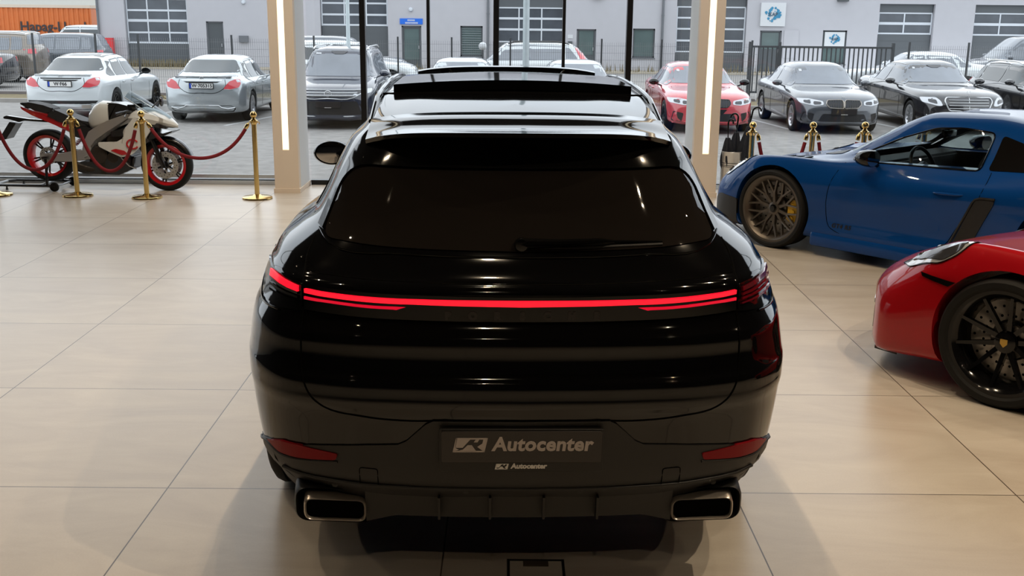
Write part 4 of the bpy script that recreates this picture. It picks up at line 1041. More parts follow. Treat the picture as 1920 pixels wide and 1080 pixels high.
def sportscar(loc, rz, paint, lab, kind):
    car = empty('sports_car', loc, rz, lab, 'car')
    me = loft(sportscar_stations(.045 if kind == 'red' else 0, .015 if kind == 'red' else .12), 70, 5, (.16, .20)); sk = Skin(me)
    body = obj('body', me, paint, car, 40)
    fy, ry = 1.24, -1.244; Rt = .338; fr = (.885, .885)
    for s in (-1, 1):
        for y, r in ((fy, .372), (ry, .385)):
            c = new(); lathe(c, [(0, s*.52), (r, s*.52), (r, s*1.1), (0, s*1.1)], 48, 'x', Matrix.Translation((0, y, .345))); boolean(body, obj('c', c, None, car, None))
    D, N_ = (0, -1, 0), (0, 1, 0)
    # windows: outline in the side view
    SW = [(-.50, .850), (.52, .815), (.60, .830), (.42, .925), (.23, 1.020), (-.04, 1.118), (-.25, 1.135), (-.50, 1.118)]
    QW = [(-.56, .860), (-.56, 1.105), (-.74, 1.055), (-1.02, .935), (-.95, .885)]
    WS = [(-.60, .872), (.60, .872), (.56, .96), (.49, 1.11), (.40, 1.145), (-.40, 1.145), (-.49, 1.11), (-.56, .96)]
    if kind == 'blue':
        # hollow cabin with real openings
        c = new(); cab = [(-.62, .30), (.66, .30), (.70, .74), (.66, .835), (.32, 1.035), (.02, 1.160), (-.36, 1.175), (-.62, 1.08)]
        def hw(y, z): return .70 if z < .83 else lerp(.655, .50, min(1, (z-.83)/.34))
        L_ = [c.verts.new((-hw(a, b), a, b)) for a, b in cab]; R_ = [c.verts.new((hw(a, b), a, b)) for a, b in cab]
        c.faces.new(L_); c.faces.new(R_[::-1])
        for i in range(len(cab)): j = (i+1) % len(cab); c.faces.new((L_[i], R_[i], R_[j], L_[j]))
        bmesh.ops.recalc_face_normals(c, faces=c.faces); boolean(body, obj('c', c, None, car, None))
        for s in (-1, 1):
            c = new(); P = rpoly(SW, .04); 
            prism(c, P, s*.40, s*1.0, 'yz'); bmesh.ops.recalc_face_normals(c, faces=c.faces); boolean(body, obj('c', c, None, car, None))
        c = new(); prism(c, rpoly([(-.60, .868), (.60, .868), (.55, .98), (.475, 1.125), (-.475, 1.125), (-.55, .98)], .04), .10, .90, 'xz')
        bmesh.ops.recalc_face_normals(c, faces=c.faces); boolean(body, obj('c', c, None, car, None))
        body.data.materials.append(M['plastic_black'])
        for p in body.data.polygons:
            ce = p.center
            if -.63 < ce.y < .72 and .29 < ce.z < 1.20 and abs(ce.x) <= .705 and p.normal.dot(Vector((ce.x, 0, ce.z-.75))) < 0: p.material_index = 1
    smooth(body.data, 40)
    gm = 'cabin_glass' if kind == 'blue' else 'car_glass'
    th = .004
    skin_poly(sk, rpoly(WS, .05), D, gm, 'windscreen', car, .002, th, .06, dist=9)
    skin_poly(sk, rpoly([(-.50, .96), (.50, .96), (.42, 1.15), (-.42, 1.15)], .05), N_, 'tinted_glass', 'rear_window', car, .004, .006, .06, dist=9)
    for s in (-1, 1):
        d, q = side_q(s)
        # dark frame line round the glass, then glass
        skin_poly(sk, q(rpoly(SW, .04)), d, gm, 'side_window', car, .002, th, .06)
        skin_line(sk, q(rpoly([(a*1.0, b) for a, b in SW], .04)), d, .007, 'gloss_black', 'window_frame', car, True, .002)
        skin_poly(sk, q(rpoly(QW, .03)), d, 'tinted_glass', 'quarter_window', car, .004, .006, .06)
        skin_line(sk, q([(.61, .80), (.69, .60), (.705, .40), (.67, .27), (.60, .235), (-.20, .215), (-.32, .26), (-.42, .42), (-.56, .63), (-.60, .78), (-.595, .85)]), d, .0028, 'seam', 'door_seam', car, sub=3)
        # handle
        h, n = sk.hit(Vector((s*3, -.34, .672)), Vector((-s, 0, 0))); bm = new(); o = h+n*.012
        tube(bm, [o+Vector((-s*.010, -.11, .004)), o+Vector((s*.004, -.06, .0)), o+Vector((s*.004, .06, -.003)), o+Vector((-s*.012, .12, -.006))], [.006, .010, .010, .006], 8); obj('door_handle', bm, paint, car)
        # mirror
        m_ = empty('side_mirror', (s*.85, .31, .865), 0); m_.parent = car
        b_ = new(); lathe(b_, [(0, .11), (.03, .105), (.058, .075), (.07, .02), (.070, -.03), (.064, -.04)], 24, 'y'); bmesh.ops.scale(b_, vec=(1.45, 1, .95), verts=b_.verts); bmesh.ops.translate(b_, vec=(s*.09, 0, .01), verts=b_.verts)
        obj('mirror_shell', b_, 'gloss_black' if kind == 'blue' else paint, m_, 40)
        b_ = new(); lathe(b_, [(0, -.038), (.064, -.038), (.066, -.030), (0, -.030)], 24, 'y'); bmesh.ops.scale(b_, vec=(1.45, 1, .95), verts=b_.verts); bmesh.ops.translate(b_, vec=(s*.09, 0, .01), verts=b_.verts)
        obj('mirror_glass', b_, 'mirror', m_, None)
        b_ = new(); tube(b_, [(s*.03, .0, -.02), (-s*.09, .02, -.07)], .018, 8); obj('mirror_foot', b_, 'gloss_black', m_)
        # headlamp, laid on from front-side and above
        dl = Vector((-s*.25, -.45, -.86)).normalized()
    # lamps by straight-down projection (u=x, v=y)
    for s in (-1, 1):
        hp = rpoly([(s*.66, 1.93), (s*.80, 1.82), (s*.866, 1.62), (s*.862, 1.50), (s*.80, 1.44), (s*.72, 1.46), (s*.66, 1.62), (s*.625, 1.82)], .05) if kind == 'red' else rpoly([(s*.66, 1.90), (s*.785, 1.80), (s*.835, 1.60), (s*.80, 1.49), (s*.72, 1.50), (s*.655, 1.66), (s*.61, 1.88)], .06)
        hl = skin_poly(sk, hp, (0, 0, -1), 'lamp_clear', 'headlamp', car, .006, .012, .03)
        skin_line(sk, hp, (0, 0, -1), .0035, 'gloss_black', 'headlamp_rim', hl, True, .004)
        if kind == 'red': skin_poly(sk, rpoly([(s*.755, 1.83), (s*.815, 1.74), (s*.862, 1.60), (s*.855, 1.51), (s*.80, 1.49), (s*.765, 1.62)], .03), (0, 0, -1), 'lamp_inner', 'lamp_core', hl, .010, .008, .03)
        for (u, v, r) in ((s*.735, 1.78, .035), (s*.745, 1.66, .04)):
            h, n = sk.hit(Vector((u, v, 3)), Vector((0, 0, -1))); b_ = new(); lathe(b_, [(0, .012), (r*.8, .010), (r, .0), (0, 0)], 18, 'z', Matrix.Translation(h+n*.003)@n.to_track_quat('Z', 'Y').to_matrix().to_4x4()); obj('lamp_lens', b_, 'lamp_inner', hl)
    # front bumper: intakes and lamps
    for s in (-1, 1):
        skin_poly(sk, [(s*a, b) for a, b in rpoly([(.40, .20), (.70, .21), (.69, .33), (.44, .34)], .03)], D, 'plastic_black', 'air_intake', car, .004, .012, .04, dist=9)
        skin_poly(sk, [(s*a, b) for a, b in rpoly([(.46, .375), (.72, .365), (.70, .385), (.46, .395)], .008)], D, 'lamp_clear', 'position_lamp', car, .006, .010, .03, dist=9)
    skin_poly(sk, rpoly([(-.32, .18), (.32, .18), (.30, .28), (-.30, .28)], .03), D, 'plastic_black', 'air_intake', car, .004, .012, .04, dist=9)
    # chin spoiler
    bm = new(); rr_ = []
    for i in range(31):
        x = -.74+1.48*i/30; y = (2.19 if kind == 'red' else 2.09)-.20*(abs(x)/.74)**2.2
        rr_.append([Vector((x, y+.02, .105)), Vector((x, y+.02, .12)), Vector((x, y-.12, .15)), Vector((x, y-.12, .10))])
    V = grid_mesh(bm, rr_, True); bm.faces.new(V[0][::-1]); bm.faces.new(V[-1]); obj('chin_spoiler', bm, 'plastic_black', car, 30)
    for s in (-1, 1):
        d, q = side_q(s)
        if kind == 'blue':
            wheel(car, (s*.775, fy, Rt), s, Rt, .25, .284, 'rs', 'rim_bronze', 0, True, ('caliper_yellow', R(-3) if s < 0 else R(183)), rot=.05)
            wheel(car, (s*.775, ry, Rt+.005), s, Rt+.005, .29, .284, 'rs', 'rim_bronze', 0, True, ('caliper_yellow', R(0)))
            # side blade, lip, intake scoop
            skin_poly(sk, q(rpoly([(-.36, .22), (-.50, .22), (-.69, .63), (-.70, .665), (-.56, .660), (-.52, .58)], .02)), d, 'plastic_black', 'side_intake', car, .008, .016, .03)
            skin_line(sk, q([(-.34, .22), (-.50, .56), (-.55, .655), (-.70, .675)]), d, .010, 'plastic_black', 'intake_lip', car, off=.004, sub=3)
            skin_poly(sk, q(rpoly([(1.60, .13), (1.90, .13), (1.90, .36), (1.82, .405), (1.60, .385)], .03)), d, 'plastic_black', 'corner_intake', car, .006, .014, .03)
            bm = new(); box(bm, min(s*.76, s*.880), max(s*.76, s*.880), -.84, .84, .085, .205, .022); obj('side_skirt', bm, paint, car, 40)
            for k in range(3):
                u = s*.70; v = 1.24-.085*k
                h, n = sk.hit(Vector((u, v, 3)), Vector((0, 0, -1))); b_ = new(); prism(b_, [(-.10, 0), (.10, 0), (.08, -.045), (-.08, -.045)], 0, .010, 'xy', Matrix.Translation(h-Vector((0, 0, .002)))@Matrix.Rotation(R(-10), 4, 'X')); obj('fender_louvre', b_, 'plastic_black', car, None)
            # lettering on the door, read from that side
            me_ = text_mesh('GT4 RS', .052, .001, .001, .25, 1.1); o = obj('lettering', me_, 'plastic_black', car, None)
            h, n = sk.hit(Vector((s*3, .555, .282)), Vector((-s, 0, 0))); o.location = h+n*.004; o.rotation_euler = (R(90), 0, R(90 if s > 0 else -90))
        else:
            rims = 'rim_black'
            wheel(car, (s*.775, fy, Rt), s, Rt, .25, .272, 'twin10', rims, 0, True, ('caliper_red', R(-8) if s < 0 else R(188)), rot=.2)
            wheel(car, (s*.775, ry, Rt), s, Rt, .28, .272, 'twin10', rims, 0, True, ('caliper_red', 0))
            skin_poly(sk, q(rpoly([(1.50, .612), (1.715, .628), (1.70, .608), (1.54, .585)], .006)), d, 'gloss_black', 'marker_lamp', car, .006, .012, .02)
    if kind == 'blue':
        # dark bonnet panel, cowl, wing, interior
        skin_poly(sk, rpoly([(-.42, 1.04), (.42, 1.04), (.52, .90), (.56, .78), (-.56, .78), (-.52, .90)], .03), (0, 0, -1), 'plastic_black', 'cowl', car, .004, .01, .05)
        skin_line(sk, [(-.50, 1.12), (-.56, 1.5), (-.46, 1.95), (0, 2.04), (.46, 1.95), (.56, 1.5), (.50, 1.12)], (0, 0, -1), .003, 'seam', 'bonnet_seam', car, sub=5)
        # interior
        inn = 'cabin_dark'
        bm = new(); P = [(.26, .32), (.64, .32), (.66, .78), (.62, .815), (.50, .835), (.36, .815), (.30, .68)]; prism(bm, P, -.66, .66, 'yz'); bmesh.ops.bevel(bm, geom=[e for e in bm.edges], offset=.02, segments=2, affect='EDGES'); obj('dashboard', bm, inn, car, 40)
        for s in (-1, 1):
            bm = new(); box(bm, s*.36-.24, s*.36+.24, -.46, .04, .31, .42, .04)
            prism(bm, [(-.38, .38), (-.26, .38), (-.40, .92), (-.48, .99), (-.55, .95)], s*.36-.22, s*.36+.22, 'yz')
            bmesh.ops.recalc_face_normals(bm, faces=bm.faces); bmesh.ops.bevel(bm, geom=[e for e in bm.edges if e.calc_length() > .05], offset=.02, segments=2, affect='EDGES')
            obj('seat', bm, inn, car, 40)
        bm = new(); mt = Matrix.Translation((-.34, .17, .765))@Matrix.Rotation(R(-24), 4, 'X')
        ringp = [(.175*math.cos(a), 0, .175*math.sin(a)) for a in [2*math.pi*i/36 for i in range(36)]]
        tube(bm, ringp, .015, 8, closed=True)
        for a in (R(0), R(180), R(270)): bar(bm, (0, 0, 0), (.165*math.cos(a), 0, .165*math.sin(a)), .03, .012, up=(0, 1, 0))
        lathe(bm, [(0, -.03), (.05, -.025), (.055, .01), (.03, .12), (0, .12)], 16, 'y'); xf(bm, bm.verts, mt); obj('steering_wheel', bm, 'cabin_wheel', car)
        bm = new(); box(bm, -.10, .10, .14, .16, 1.00, 1.055, .008); tube(bm, [(0, .16, 1.03), (0, .17, 1.12)], .008, 6); obj('rear_mirror', bm, 'gloss_black', car)
        bm = new(); box(bm, -.04, .04, .19, .20, .985, 1.06); obj('tag', bm, 'gloss_black', car)
        bm = new()
        for s in (-1, 1): tube(bm, [(s*.50, -.56, .35), (s*.50, -.58, .95), (s*.38, -.58, 1.07), (0, -.58, 1.09)], .018, 8)
        obj('roll_cage', bm, inn, car)
    # tail: lamps and wing (seen only from elsewhere)
    skin_poly(sk, rpoly([(-.72, .70), (.72, .70), (.70, .77), (-.70, .77)], .02), N_, 'lamp_red_dark', 'tail_lamp', car, .005, .01, .06, dist=9)
    return car
mat('paint_blue', (.002, .050, .225), .35, coat=.6, spec=.05, coatr=.012); mat('paint_red', (.36, .004, .009), .35, coat=.85, spec=.05, coatr=.012)
mat('cabin_dark', (.022, .022, .024), .7, bump=.1, bscale=90); mat('cabin_wheel', (.03, .03, .032), .45); mat('mirror', (.5, .5, .52), .03, 1)
glass_mat('cabin_glass', (.80, .84, .84), 1.45, .8)
def place(fw, th, which, z=0):
    """front-wheel foot at fw; heading angle th above -x"""
    h = Vector((-math.cos(R(th)), math.sin(R(th)), 0)); n = Vector((-math.sin(R(th)), -math.cos(R(th)), 0))   # nose direction, near side
    c = Vector((fw[0], fw[1], 0))-h*1.24-n*.80
    rz = math.atan2(-h.x, h.y)
    return (c.x, c.y, z), rz
l, r = place((2.33, 9.22), 49, 'b'); sportscar(l, r, 'paint_blue', 'blue sports coupe with bronze wheels standing behind the red nose', 'blue')
l, r = place((2.57, 5.27), 49, 'r'); sportscar(l, r, 'paint_red', 'red sports car nose with black wheel at the edge of the tiled floor', 'red')
# ------------------------------------------------------------------ brass stanchions with red ropes
mat('brass', (.76, .55, .22), .18, 1); mat('rope_red', (.20, .004, .010), .8, bump=.5, bscale=250)
def stanchion(loc, lab, grp='brass rope posts', proto=[None]):
    if proto[0] is None:
        t = empty('rope_stanchion', loc)
        b = new(); lathe(b, [(0, 0), (.155, 0), (.160, .006), (.158, .018), (.150, .024), (.05, .034), (.03, .05), (0, .05)], 48); obj('base', b, 'brass', t, 40)
        b = new(); lathe(b, [(0, .04), (.026, .04), (.026, .86), (0, .86)], 28); obj('pole', b, 'brass', t, 40)
        b = new(); lathe(b, [(0, .84), (.030, .84), (.034, .85), (.034, .865), (.046, .870), (.046, .880), (.032, .884), (.030, .895), (.018, .90), (.016, .912), (.020, .916), (.030, .925), (.036, .94), (.036, .95), (.030, .968), (.018, .98), (0, .984)], 32); obj('finial', b, 'brass', t, 40)
        b = new()
        for a in range(4): c, s_ = math.cos(a*math.pi/2), math.sin(a*math.pi/2); tube(b, [(c*.03, s_*.03, .862), (c*.056, s_*.056, .864), (c*.062, s_*.062, .850), (c*.052, s_*.052, .842)], .005, 6)
        obj('hook', b, 'brass', t, 40); proto[0] = t
    else: t = copy_tree(proto[0]); t.location = loc
    t.scale = (1, 1, .945); return tag(t, lab, 'stanchion', grp)
SL = [(-5.52, 11.50, 0), (-4.65, 11.50, 0), (-3.875, 11.42, 0), (-2.70, 11.45, 0)]
SR = [(2.45, 10.85, 0), (3.07, 10.90, 0), (3.61, 10.95, 0)]
for p, l in zip(SL, ('brass stanchion by the paddock stand, cut by the photo edge', 'brass stanchion before the rear wheel of the motorcycle', 'brass stanchion before the front wheel of the motorcycle', 'brass stanchion standing alone left of the lit column')): stanchion(p, l)
for p, l in zip(SR, ('brass stanchion beside the umbrella bin', 'brass stanchion behind the bonnet louvres of the blue car', 'brass stanchion behind the windscreen foot of the blue car')): stanchion(p, l)
def rope(a, b, sag, lab, ends=(1, 1)):
    a, b = Vector(a), Vector(b); d = (b-a); d.z = 0; L = d.length; u = d.normalized()
    z = .80; A = a+u*.058; B = b-u*.058
    t = empty('rope', (A.x, A.y, z), 0, lab, 'rope', 'red barrier ropes')
    P = []
    for i in range(33):
        q = i/32; x = 2*q-1; k = (math.cosh(2.0*x)-math.cosh(2.0))/(math.cosh(2.0)-1)
        P.append((A.lerp(B, q)-A)+Vector((0, 0, sag*k)))
    bm = new(); tube(bm, P[1:-1], .0185, 12); obj('cord', bm, 'rope_red', t)
    for (p, q) in ((P[0], P[2]), (P[-1], P[-3])):
        bm = new(); dd = (q-p).normalized(); tube(bm, [p-dd*.01, p+dd*.0, p+dd*.012, p+dd*.05, p+dd*.058], [.006, .012, .020, .022, .020], 12); obj('rope_end', bm, 'brass', t)
    return t
rope((-6.75, 11.5, 0), SL[1], .50, 'red rope sagging low before the rear wheel of the motorcycle') if 0 else None
rope((-5.52, 11.50, 0), SL[1], .52, 'red rope sagging before the rear wheel of the motorcycle')
rope(SL[1], SL[2], .52, 'red rope hanging low before the engine of the motorcycle')
rope(SL[2], SL[3], .37, 'red rope running from the motorcycle to the lone stanchion')
SR.append((4.28, 11.1, 0)); stanchion(SR[3], 'brass stanchion seen through the side window of the blue car')
rope(SR[0], SR[1], .50, 'red rope falling right of the umbrella bin')
rope(SR[1], SR[2], .50, 'red rope between the two stanchions behind the blue car bonnet')
rope(SR[2], SR[3], .52, 'red rope falling right, seen through the blue car windscreen')
# ------------------------------------------------------------------ umbrella bin
mat('steel_brushed', (.66, .64, .60), .34, .8); mat('umbrella_cloth', (.010, .012, .020), .8, bump=.3, bscale=60)
t = empty('umbrella_stand', (2.475, 11.88, 0), 0, 'brushed steel umbrella bin beside the right lit column', 'umbrella stand')
b = new(); lathe(b, [(0, .01), (.118, .01), (.122, 0), (.125, .02), (.120, .03), (.120, .50), (.123, .505), (.118, .51), (.112, .50), (.112, .04), (0, .04)], 40); obj('bin', b, 'steel_brushed', t, 40)
for z in (.345, .36, .385): 
    b = new(); tube(b, [(.1212*math.cos(a), .1212*math.sin(a), z) for a in [2*math.pi*i/40 for i in range(40)]], .0025, 6, closed=True); obj('ring', b, 'gloss_black', t)
def umbrella(x, y, lx, ly, h, hook, lab):
    t = empty('umbrella', (2.475+x, 11.88+y, .05), 0, lab, 'umbrella', 'dark umbrellas in the bin')
    top = Vector((lx, ly, h)); n = top.normalized()
    b = new(); tube(b, [(0, 0, 0), tuple(top*.6), tuple(top)], .006, 8)
    hp = [top]; 
    for i in range(1, 10):
        a = math.pi*i/9; hp.append(top+n*(.10+.045*math.sin(a))+Vector((hook*.045*(1-math.cos(a)), 0, 0))*1.0)
    hp = [top, top+n*.10]+hp[1:]
    tube(b, hp, .010, 8); obj('handle', b, 'gloss_black', t)
    b = new(); rows_ = []
    for k in range(9):
        q = k/8; c = top*(.30+.62*q); r = [.018, .045, .060, .062, .058, .050, .042, .034, .020][k]; row = []
        for i in range(24):
            a = 2*math.pi*i/24; rr = r*(1+.35*math.cos(4*a+q*2.2)); row.append(c+Vector((rr*math.cos(a), rr*math.sin(a), 0)))
        rows_.append(row)
    V = grid_mesh(b, rows_, True); b.faces.new(V[0][::-1]); b.faces.new(V[-1]); obj('canopy', b, 'umbrella_cloth', t, 40)
umbrella(-.045, -.02, -.02, .0, .66, .6, 'dark folded umbrella leaning to the column in the steel bin')
umbrella(.0, .03, .045, .02, .72, -.9, 'dark folded umbrella with curved handle in the middle of the bin')
umbrella(.045, -.02, .125, -.02, .80, 1, 'dark folded umbrella leaning right out of the steel bin')
# ------------------------------------------------------------------ motorcycle on a paddock stand
mat('bike_white', (.70, .70, .67), .25, coat=.6); mat('bike_black', (.010, .010, .011), .25, coat=.5); mat('bike_red', (.50, .008, .014), .3, coat=.6)
mat('engine_dark', (.055, .045, .038), .45, .6, bump=.4, bscale=60); mat('bike_silver', (.55, .55, .55), .35, .8); mat('seat_black', (.02, .02, .022), .6, bump=.2, bscale=60)
glass_mat('screen_glass', (.72, .76, .78), 1.5, 1)
def motorcycle():
    """nose to the right (+x); z up; rear axle at x=0, front axle at x=1.37. plates are built in the side view with real thickness"""
    t = empty('motorcycle', (-5.125, 12.02, 0), R(-3), 'white, black and red sports motorcycle raised on a paddock stand by the glass', 'motorcycle')
    zr, zf = .385, .30
    def wheel_(x, z, w, nm):
        b = new(); lathe(b, [(.222, .03), (.235, w*.42), (.262, w*.5), (.286, w*.42), (.299, w*.22), (.303, 0), (.299, -w*.22), (.286, -w*.42), (.262, -w*.5), (.235, -w*.42), (.222, -.03)], 56, 'y'); o = obj('wheel', b, 'tyre', t, 50); o.location = (x, 0, z); o.rotation_euler = (0, 0, 0)
        b = new(); lathe(b, [(.198, .03), (.206, w*.36), (.236, w*.44), (.242, w*.40), (.238, 0), (.242, -w*.40), (.236, -w*.44), (.206, -w*.36), (.198, -.03)], 56, 'y', closed=True); obj('rim', b, 'bike_red', o, 40)
        b = new()
        for k in range(6):
            a = k*math.pi/3+.3
            for q in (-.09, .09): bar(b, (.04*math.cos(a), 0, .04*math.sin(a)), (.202*math.cos(a+q), 0, .202*math.sin(a+q)), .020, .010, .003, up=(0, 1, 0))
        lathe(b, [(0, -.05), (.04, -.05), (.045, -.03), (.045, .03), (.04, .05), (0, .05)], 20, 'y'); obj('spokes', b, 'bike_black', o, 30)
        return o
    fw = wheel_(1.37, zf, .12, 'f'); rw = wheel_(0, zr, .18, 'r')
    def disc(o, r, y, holes=26):
        b = new(); lathe(b, [(r*.62, y-.002), (r, y-.002), (r, y+.002), (r*.62, y+.002)], 48, 'y', closed=True)
        for k in range(8):
            a = k*math.pi/4; bar(b, (.05*math.cos(a), y, .05*math.sin(a)), (r*.66*math.cos(a+.2), y, r*.66*math.sin(a+.2)), .014, .005, up=(0, 1, 0))
        obj('brake_disc', b, 'bike_silver', o, None)
        b = new()
        for k in range(holes):
            a = k*2*math.pi/holes; rr = r*(.74 if k % 2 else .88); lathe(b, [(0, y-.0035), (.006, y-.003), (.006, y), (0, y)], 6, 'y', Matrix.Translation((rr*math.cos(a), 0, rr*math.sin(a))))
        obj('disc_holes', b, 'bike_black', o, None)
    disc(fw, .155, -.065); disc(fw, .155, .065); disc(rw, .10, -.05)
    def plate(nm, pts, y0, y1, m, bev=.008, par=t, rad=.012, both=False, taper=0):
        res = None
        for sg in ((-1, 1) if both else (1,)):
            b = new(); a0, a1 = (sg*y0, sg*y1) if both else (y0, y1)
            prism(b, rpoly(pts, rad, 3), min(a0, a1), max(a0, a1), 'xz')
            if bev: bmesh.ops.bevel(b, geom=[e for e in b.edges if abs(e.verts[0].co.y-e.verts[1].co.y) < 1e-5], offset=bev, segments=2, affect='EDGES')
            res = obj(nm, b, m, par, 35)
        return res
    # fork
    for s in (-1, 1):
        b = new(); tube(b, [(1.365, s*.085, .27), (1.27, s*.085, .52)], .028, 14); tube(b, [(1.27, s*.085, .52), (1.10, s*.085, .90)], .024, 14); obj('fork_leg', b, 'bike_black', t)
        b = new(); box(b, 1.27, 1.34, s*.072-.02, s*.072+.02, .33, .45, .01); obj('brake_caliper', b, 'bike_black', t, 30)
    # front mudguard
    b = new(); rows_ = []
    for k in range(17):
        a = R(20+k*7.5); r = .318; rows_.append([Vector((1.37+rr*math.cos(a), y, zf+rr*math.sin(a))) for rr, y in ((r-.03, -.068), (r-.006, -.064), (r+.006, -.035), (r+.01, 0), (r+.006, .035), (r-.006, .064), (r-.03, .068), (r-.012, .055), (r-.002, 0), (r-.012, -.055))])
    V = grid_mesh(b, rows_, True); b.faces.new(V[0][::-1]); b.faces.new(V[-1]); obj('mudguard', b, 'bike_black', t, 60)
    # frame, swing arm, engine
    plate('swing_arm', [(-.05, .34), (.03, .33), (.30, .33), (.52, .36), (.54, .46), (.42, .47), (.16, .42), (-.05, .42)], .085, .125, 'bike_silver', both=True)
    plate('chain', [(-.09, .31), (.0, .28), (.46, .33), (.46, .345), (.0, .30), (-.07, .33), (-.07, .44), (.0, .475), (.46, .40), (.46, .42), (.0, .49), (-.09, .46)], .09, .105, 'bike_black', .0, rad=.004)
    plate('frame', [(.46, .40), (.54, .44), (.60, .58), (.78, .70), (1.04, .79), (1.08, .88), (.98, .88), (.72, .79), (.54, .68), (.46, .54)], .10, .145, 'bike_silver', both=True)
    b = new(); lathe(b, [(0, -.17), (.085, -.17), (.10, -.155), (.105, -.10), (.105, .10), (.10, .155), (.085, .17), (0, .17)], 32, 'y', Matrix.Translation((.64, 0, .42)))
    box(b, .50, .86, -.12, .12, .30, .56, .03); box(b, .72, .95, -.13, .13, .44, .66, .03)
    lathe(b, [(0, -.155), (.06, -.155), (.07, -.14), (.07, .14), (.06, .155), (0, .155)], 24, 'y', Matrix.Translation((.80, 0, .39)))
    obj('engine', b, 'engine_dark', t, 30)
    plate('radiator', [(.92, .36), (1.00, .36), (1.06, .64), (1.00, .66)], -.16, .16, 'bike_black')
    # fairing side panels
    plate('fairing_side', [(.96, .70), (1.10, .86), (1.26, .80), (1.27, .70), (1.16, .54), (1.04, .43), (.92, .40), (.78, .46), (.66, .52), (.66, .565), (.88, .575), (.96, .62)], .165, .195, 'bike_white', both=True)
    plate('belly_pan', [(.30, .26), (.44, .20), (.86, .19), (1.02, .26), (1.04, .40), (.84, .42), (.62, .34), (.40, .33)], -.15, .15, 'bike_black', .03)
    plate('fairing_stripe', [(.80, .475), (.93, .425), (1.0, .435), (.96, .475), (.86, .495)], .196, .201, 'bike_red', 0, both=True)
    plate('air_outlet', [(1.00, .74), (1.20, .84), (1.26, .76), (1.14, .66), (.98, .64), (.80, .62), (.80, .68)], .150, .168, 'bike_black', both=True)
    for s in (-1,):
        b = new(); tube(b, [(1.06+.065*math.cos(a), -.199, .55+.052*math.sin(a)) for a in [R(30+i*15) for i in range(21)]], .010, 8); obj('lettering', b, 'bike_red', t)
    b = new(); tube(b, [(.86, -.165, .47), (.92, -.18, .38), (1.0, -.19, .30), (1.08, -.19, .27)], .006, 6); obj('side_rod', b, 'bike_silver', t)
    # nose fairing
    b = new(); rows_ = []
    for (x, zl, zu, w) in ((.98, .78, .90, .13), (1.08, .74, .945, .19), (1.18, .73, .955, .205), (1.30, .725, .925, .18), (1.40, .72, .87, .13), (1.48, .72, .81, .07), (1.53, .725, .76, .02)):
        n = 12; row = []
        for i in range(n):
            a = 2*math.pi*i/n; row.append(Vector((x, w*math.copysign(abs(math.cos(a))**1.0, math.cos(a)), (zl+zu)/2+(zu-zl)/2*math.copysign(abs(math.sin(a))**.9, math.sin(a)))))
        rows_.append(row)
    V = grid_mesh(b, rows_, True); b.faces.new(V[0][::-1]); b.faces.new(V[-1]); obj('nose_fairing', b, 'bike_white', t, 28)
    plate('headlamp', [(1.20, .815), (1.30, .80), (1.455, .745), (1.45, .72), (1.34, .735), (1.23, .765)], .10, .150, 'lamp_inner', .004, both=True)
    plate('chin', [(1.10, .76), (1.20, .70), (1.40, .67), (1.50, .70), (1.50, .685), (1.40, .64), (1.24, .60), (1.12, .64)], -.14, .14, 'bike_black', .01)
    b = new(); rows_ = []
    for (x, z, w, dz) in ((1.00, 1.135, .10, .02), (1.10, 1.08, .13, .02), (1.25, .985, .15, .02), (1.38, .90, .13, .02), (1.46, .845, .09, .015)):
        rows_.append([Vector((x-.05*abs(k)/4*0-.03*(k/4)**2, w*k/4, z-.07*(k/4)**2)) for k in range(-4, 5)]+[Vector((x-.03*(k/4)**2-.004, w*k/4*.98, z-.006-.07*(k/4)**2)) for k in range(4, -5, -1)])
    V = grid_mesh(b, rows_, True); b.faces.new(V[0][::-1]); b.faces.new(V[-1]); sc_ = obj('windscreen', b, 'screen_glass', t, 60)
    b = new()
    for s in (-1, 1): tube(b, [Vector((x-.03, s*w, z-.07)) for (x, z, w) in ((1.00, 1.135, .10), (1.10, 1.08, .13), (1.25, .985, .15), (1.38, .90, .13), (1.46, .845, .09))], .006, 6)
    obj('screen_edge', b, 'bike_silver', sc_)
    # tank, seat, tail
    b = new(); rows_ = []
    for (x, zl, zu, w) in ((.50, .74, .79, .06), (.54, .70, .90, .11), (.60, .68, .975, .135), (.68, .69, 1.02, .155), (.78, .73, 1.01, .15)):
        row = []
        for i in range(16):
            a = 2*math.pi*i/16; row.append(Vector((x, w*math.copysign(abs(math.cos(a))**.6, math.cos(a)), (zl+zu)/2+(zu-zl)/2*math.copysign(abs(math.sin(a))**.75, math.sin(a)))))
        rows_.append(row)
    V = grid_mesh(b, rows_, True); b.faces.new(V[0][::-1]); b.faces.new(V[-1]); obj('tank', b, 'bike_white', t, 50)
    plate('tank_front', [(.72, .74), (.76, 1.005), (.90, 1.0), (1.02, .97), (1.14, .92), (1.10, .84), (.96, .78)], -.13, .13, 'bike_black', .03)
    plate('side_cover', [(.34, .72), (.50, .74), (.60, .70), (.80, .76), (.98, .80), (.92, .74), (.70, .66), (.50, .58), (.36, .62)], .10, .13, 'bike_black', both=True)
    plate('seat', [(.06, .86), (.14, .92), (.20, .90), (.30, .855), (.46, .80), (.56, .78), (.56, .72), (.40, .735), (.20, .78), (.06, .82)], -.12, .12, 'seat_black', .025)
    plate('seat', [(-.26, .985), (-.14, .995), (.02, .965), (.12, .93), (.13, .86), (.02, .88), (-.20, .945)], -.10, .10, 'seat_black', .025)
    plate('tail_fairing', [(-.25, .95), (-.12, .90), (.10, .86), (.34, .74), (.44, .68), (.34, .66), (.10, .76), (-.12, .85), (-.24, .92)], .075, .11, 'bike_red', both=True)
